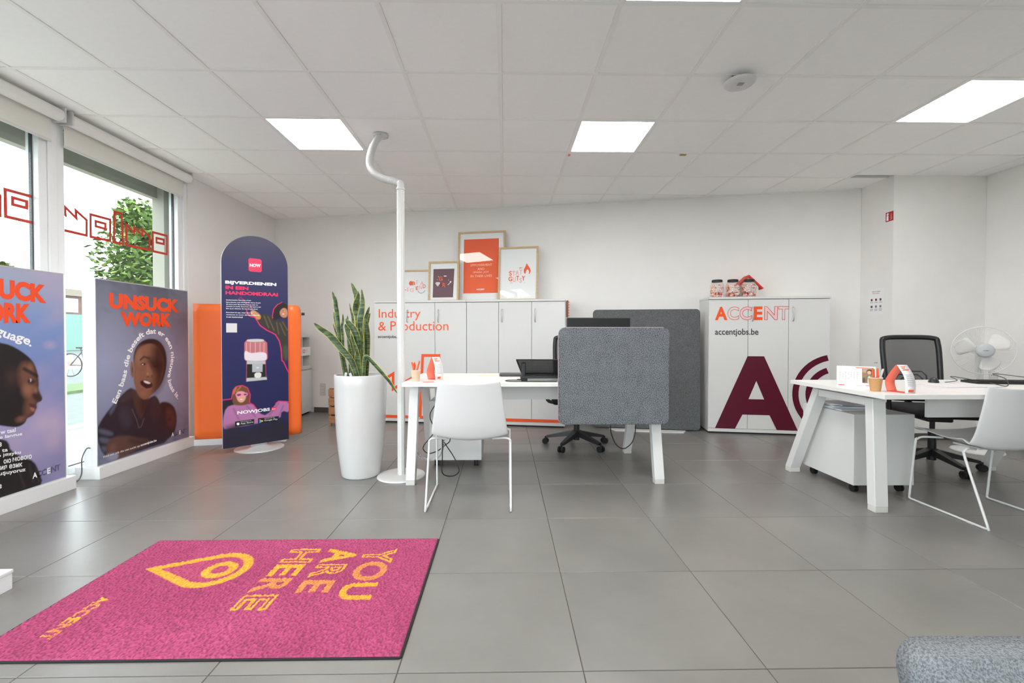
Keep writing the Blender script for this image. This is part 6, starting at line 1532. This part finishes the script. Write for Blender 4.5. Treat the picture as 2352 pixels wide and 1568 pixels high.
for k in range(3):
    a0_ = math.radians((35, 165, 290)[k]); V = []; F = []
    for i in range(9):
        r_ = 0.045 + 0.145 * i / 8; half = np.interp(i / 8, [0, .35, .75, .93, 1], [.35, .52, .55, .42, .12])
        for q in range(7):
            u = -1 + 2 * q / 6; aa = a0_ + u * half; V.append((r_ * math.cos(aa), 0.018 * u, FZ + r_ * math.sin(aa)))
    for i in range(8):
        for q in range(6): F.append((i * 7 + q, i * 7 + q + 1, (i + 1) * 7 + q + 1, (i + 1) * 7 + q))
    b_ = obj('blade', (V, F), mat('fan_blade', (232, 230, 226), 0.4), t, smooth=True); so = b_.modifiers.new('thickness', 'SOLIDIFY'); so.thickness = 0.002
obj('motor', cyl(NB(), (0, 0.02, FZ), (0, 0.17, FZ), 0.05, 0.04, n=24), M_FAN, t, smooth=False)
ps = NB(); tube(ps, [(0, 0.10, 0.03), (0, 0.10, FZ - 0.10)], 0.014, 12); tube(ps, [(0, 0.10, FZ - 0.26), (0, 0.10, FZ - 0.03)], 0.026, 14); obj('stand', ps, M_FAN, t)
obj('base', lathe(NB(), [(0, 0.04), (0.03, 0.04), (0.18, 0.015), (0.19, 0.0), (0, 0)], (0, 0.10, 0), 36), M_FAN, t, smooth=True)

# ------------------------------------------------------------------ on the pier and walls
PS = Plane((PX, 6.0), (PX, 4.0)); 
q = PS.px(2044, 497)
t = thing('extinguisher_sign', 'small red fire extinguisher sign on the pier', 'sign', PS.P(q[0], q[1]))
sg0, sg1, sz0, sz1 = q[0] - 0.048, q[0] + 0.044, q[1] - 0.048, q[1] + 0.048
obj('plate', prism(NB(), [(sg0, sz0), (sg1, sz0), (sg1, sz1), (sg0, sz1)], lambda u, v, o: PS.P(u, v, o), 0.0005, 0.003), mat('sign_red', (186, 20, 36), 0.45), t, world_space=True)
def sp_(pts, nm='symbol'): obj(nm, ([PS.P(sg0 + a * .092, sz0 + b * .096, 0.0034) for a, b in pts], [tuple(range(len(pts)))]), M_WINK, t, world_space=True)
sp_([(.12, .1), (.38, .1), (.38, .62), (.12, .62)]); sp_([(.16, .66), (.34, .66), (.42, .78), (.36, .9), (.2, .9), (.1, .8)])
for k in range(4): sp_([(.56 + k * .02, .12 + k * .19), (.72, .16 + k * .17), (.92 - .04 * k, .30 + k * .17), (.74, .24 + k * .17)])
q0 = PS.px(1997, 672); q1 = PS.px(2030, 720)
t = thing('wall_notice', 'white notice sheet with red icons taped to the pier', 'notice', PS.P((q0[0] + q1[0]) / 2, 1.3))
n0, n1, m0, m1 = q0[0], q1[0], 1.305, 1.585
obj('sheet', prism(NB(), [(n0, m0), (n1, m0), (n1, m1), (n0, m1)], lambda u, v, o: PS.P(u, v, o), 0.0008, 0.0018), M_PAPER, t, world_space=True)
def np_(a0_, b0_, a1_, b1_, m, nm='icon'):
    obj(nm, ([PS.P(n0 + (n1 - n0) * a, m0 + (m1 - m0) * b, 0.0022) for a, b in ((a0_, b0_), (a1_, b0_), (a1_, b1_), (a0_, b1_))], [(0, 1, 2, 3)]), m, t, world_space=True)
V, F = glyphs('How to share', bold=0.02); V = fit(V, n0 + .2 * (n1 - n0), n0 + .75 * (n1 - n0), m0 + .86 * (m1 - m0), m0 + .90 * (m1 - m0)); obj('lettering', ([PS.P(v[0], v[1], .0022) for v in V], F), M_INK, t, world_space=True)
V, F = glyphs('be a scout', bold=0.02); V = fit(V, n0 + .25 * (n1 - n0), n0 + .7 * (n1 - n0), m0 + .79 * (m1 - m0), m0 + .83 * (m1 - m0)); obj('lettering', ([PS.P(v[0], v[1], .0022) for v in V], F), M_RED, t, world_space=True)
for r_ in range(2):
    for c_ in range(3):
        a = .12 + c_ * .30; b = .52 - r_ * .26; np_(a, b, a + .12, b + .085, M_WINE if (r_ == 0 or c_ == 0) else M_GINK); np_(a - .05, b - .07, a + .17, b - .045, mat('grey_text_ink', (176, 170, 174), 0.7))
        if r_: np_(a - .05, b - .12, a + .15, b - .095, mat('grey_text_ink', (176, 170, 174), 0.7))
PF = Plane((PX, PY), (XR, PY)); q = PF.px(2012, 833)
for dx in (-0.009, 0.009): obj('screw_plug', prism(NB(), [(q[0] + dx + .004 * math.cos(a * PI / 5), q[1] + .004 * math.sin(a * PI / 5)) for a in range(10)], lambda u, v, o: PF.P(u, v, o), -0.004, 0.002), M_GINK, bpy.data.objects['wall_pier'])
PR = Plane((XR, 5.0), (XR, 3.0)); q = PR.px(2283, 862); socket('white wall socket behind the fan', PR, q[0], q[1])
# ceiling sensor and little tags
t = thing('smoke_detector', 'round white detector hanging from the ceiling grid', 'detector', (1.485, 2.83, CEIL))
obj('mount', bx(-0.055, -0.01, -0.02, 0.05, -0.028, -0.001, 0.004), M_BLACK, t); obj('neck', cyl(NB(), (0.02, 0.0, -0.001), (0.02, 0.0, -0.03), 0.035, n=20), M_BLACK, t)
obj('cap', lathe(NB(), [(0, -0.058), (0.05, -0.056), (0.085, -0.046), (0.094, -0.036), (0.094, -0.030), (0, -0.030)], n=40), M_WPLAS, t, smooth=True)
for k in range(3): obj('slot', bx(-0.024, 0.012, -0.04 + k * .012, -0.036 + k * .012, -0.0585, -0.0568), M_GINK, t)
tag(obj('yellow_tag', bx(-.028, .028, -.012, .012, -.004, -.001, M=Matrix.Translation((1.615, 4.05, CEIL))), mat('olive_tag', (150, 132, 40), 0.6)), 'tiny yellow tag stuck under the ceiling grid', 'tag')
tag(obj('red_tag', bx(-.010, .010, -.02, .02, -.004, -.001, M=Matrix.Translation((0.585, 4.07, CEIL))), mat('pale_red_tag', (222, 130, 120), 0.6)), 'tiny red tag beside the lit panel over the desk screen', 'tag')
# copper ornament hung on the side of the left cabinet row
t = thing('wall_ornament', 'copper coloured rack edge at the right side of the left cabinets', 'ornament', CA.P(CA.len + 0.012, 1.39, -0.12))
M_COP = mat('copper', (190, 110, 78), 0.35, metal=0.6)
obj('frame', bx(0.003, 0.016, -0.02, 0.07, -0.10, 0.10, 0.002), M_COP, t)
for k in range(6): obj('rung', bx(0.0165, 0.024, -0.02, 0.06, -0.088 + k * .032, -0.072 + k * .032), M_COP, t)

# ------------------------------------------------------------------ foreground: low plinth and upholstered chair back
t = thing('low_plinth', 'low white plinth corner at the bottom left edge', 'plinth', (-2.5, 1.5, 0))
obj('body', bx(-2.9, -2.102, 1.0, 1.930, 0.0, 0.068, 0.002), M_WHITE, t, world_space=True); obj('top_panel', bx(-2.903, -2.099, 0.997, 1.933, 0.0685, 0.084, 0.003), M_WHITE, t, world_space=True)
t = thing('lounge_chair', 'light grey felt chair back in the bottom right corner', 'chair', (0.75, 0.2, 0))
M_FELT3 = felt_mat('light_grey_felt', (92, 95, 98), (134, 138, 141), 430)
bk_ = NB(); bpts = rounded(0.60, 0.42, 0.03, 6, 0, 0)
prism(bk_, bpts, lambda u, v, o: Vector((0.406 + u * 0.98 + 0.02 * (1 - v / .42), 0.478 - u * 0.02 - o - 0.10 * (1 - v / .42), 0.350 + v)), 0, 0.07); normals_out(bk_)
bmesh.ops.bevel(bk_, geom=[e for e in bk_.edges if len(e.link_faces) == 2 and e.calc_face_angle(0) > 1.2], offset=0.018, segments=3, affect='EDGES')
obj('backrest', bk_, M_FELT3, t, smooth=True, world_space=True)
obj('seat', bx(0.46, 1.02, -0.25, 0.20, 0.36, 0.44, 0.03, 3), M_FELT3, t, smooth=True, world_space=True)
for x in (0.52, 0.96):
    for y in (-0.2, 0.15): obj('leg', cyl(NB(), (x, y, 0.0), (x, y, 0.36), 0.012, 0.018, n=12), M_WMET, t, world_space=True)
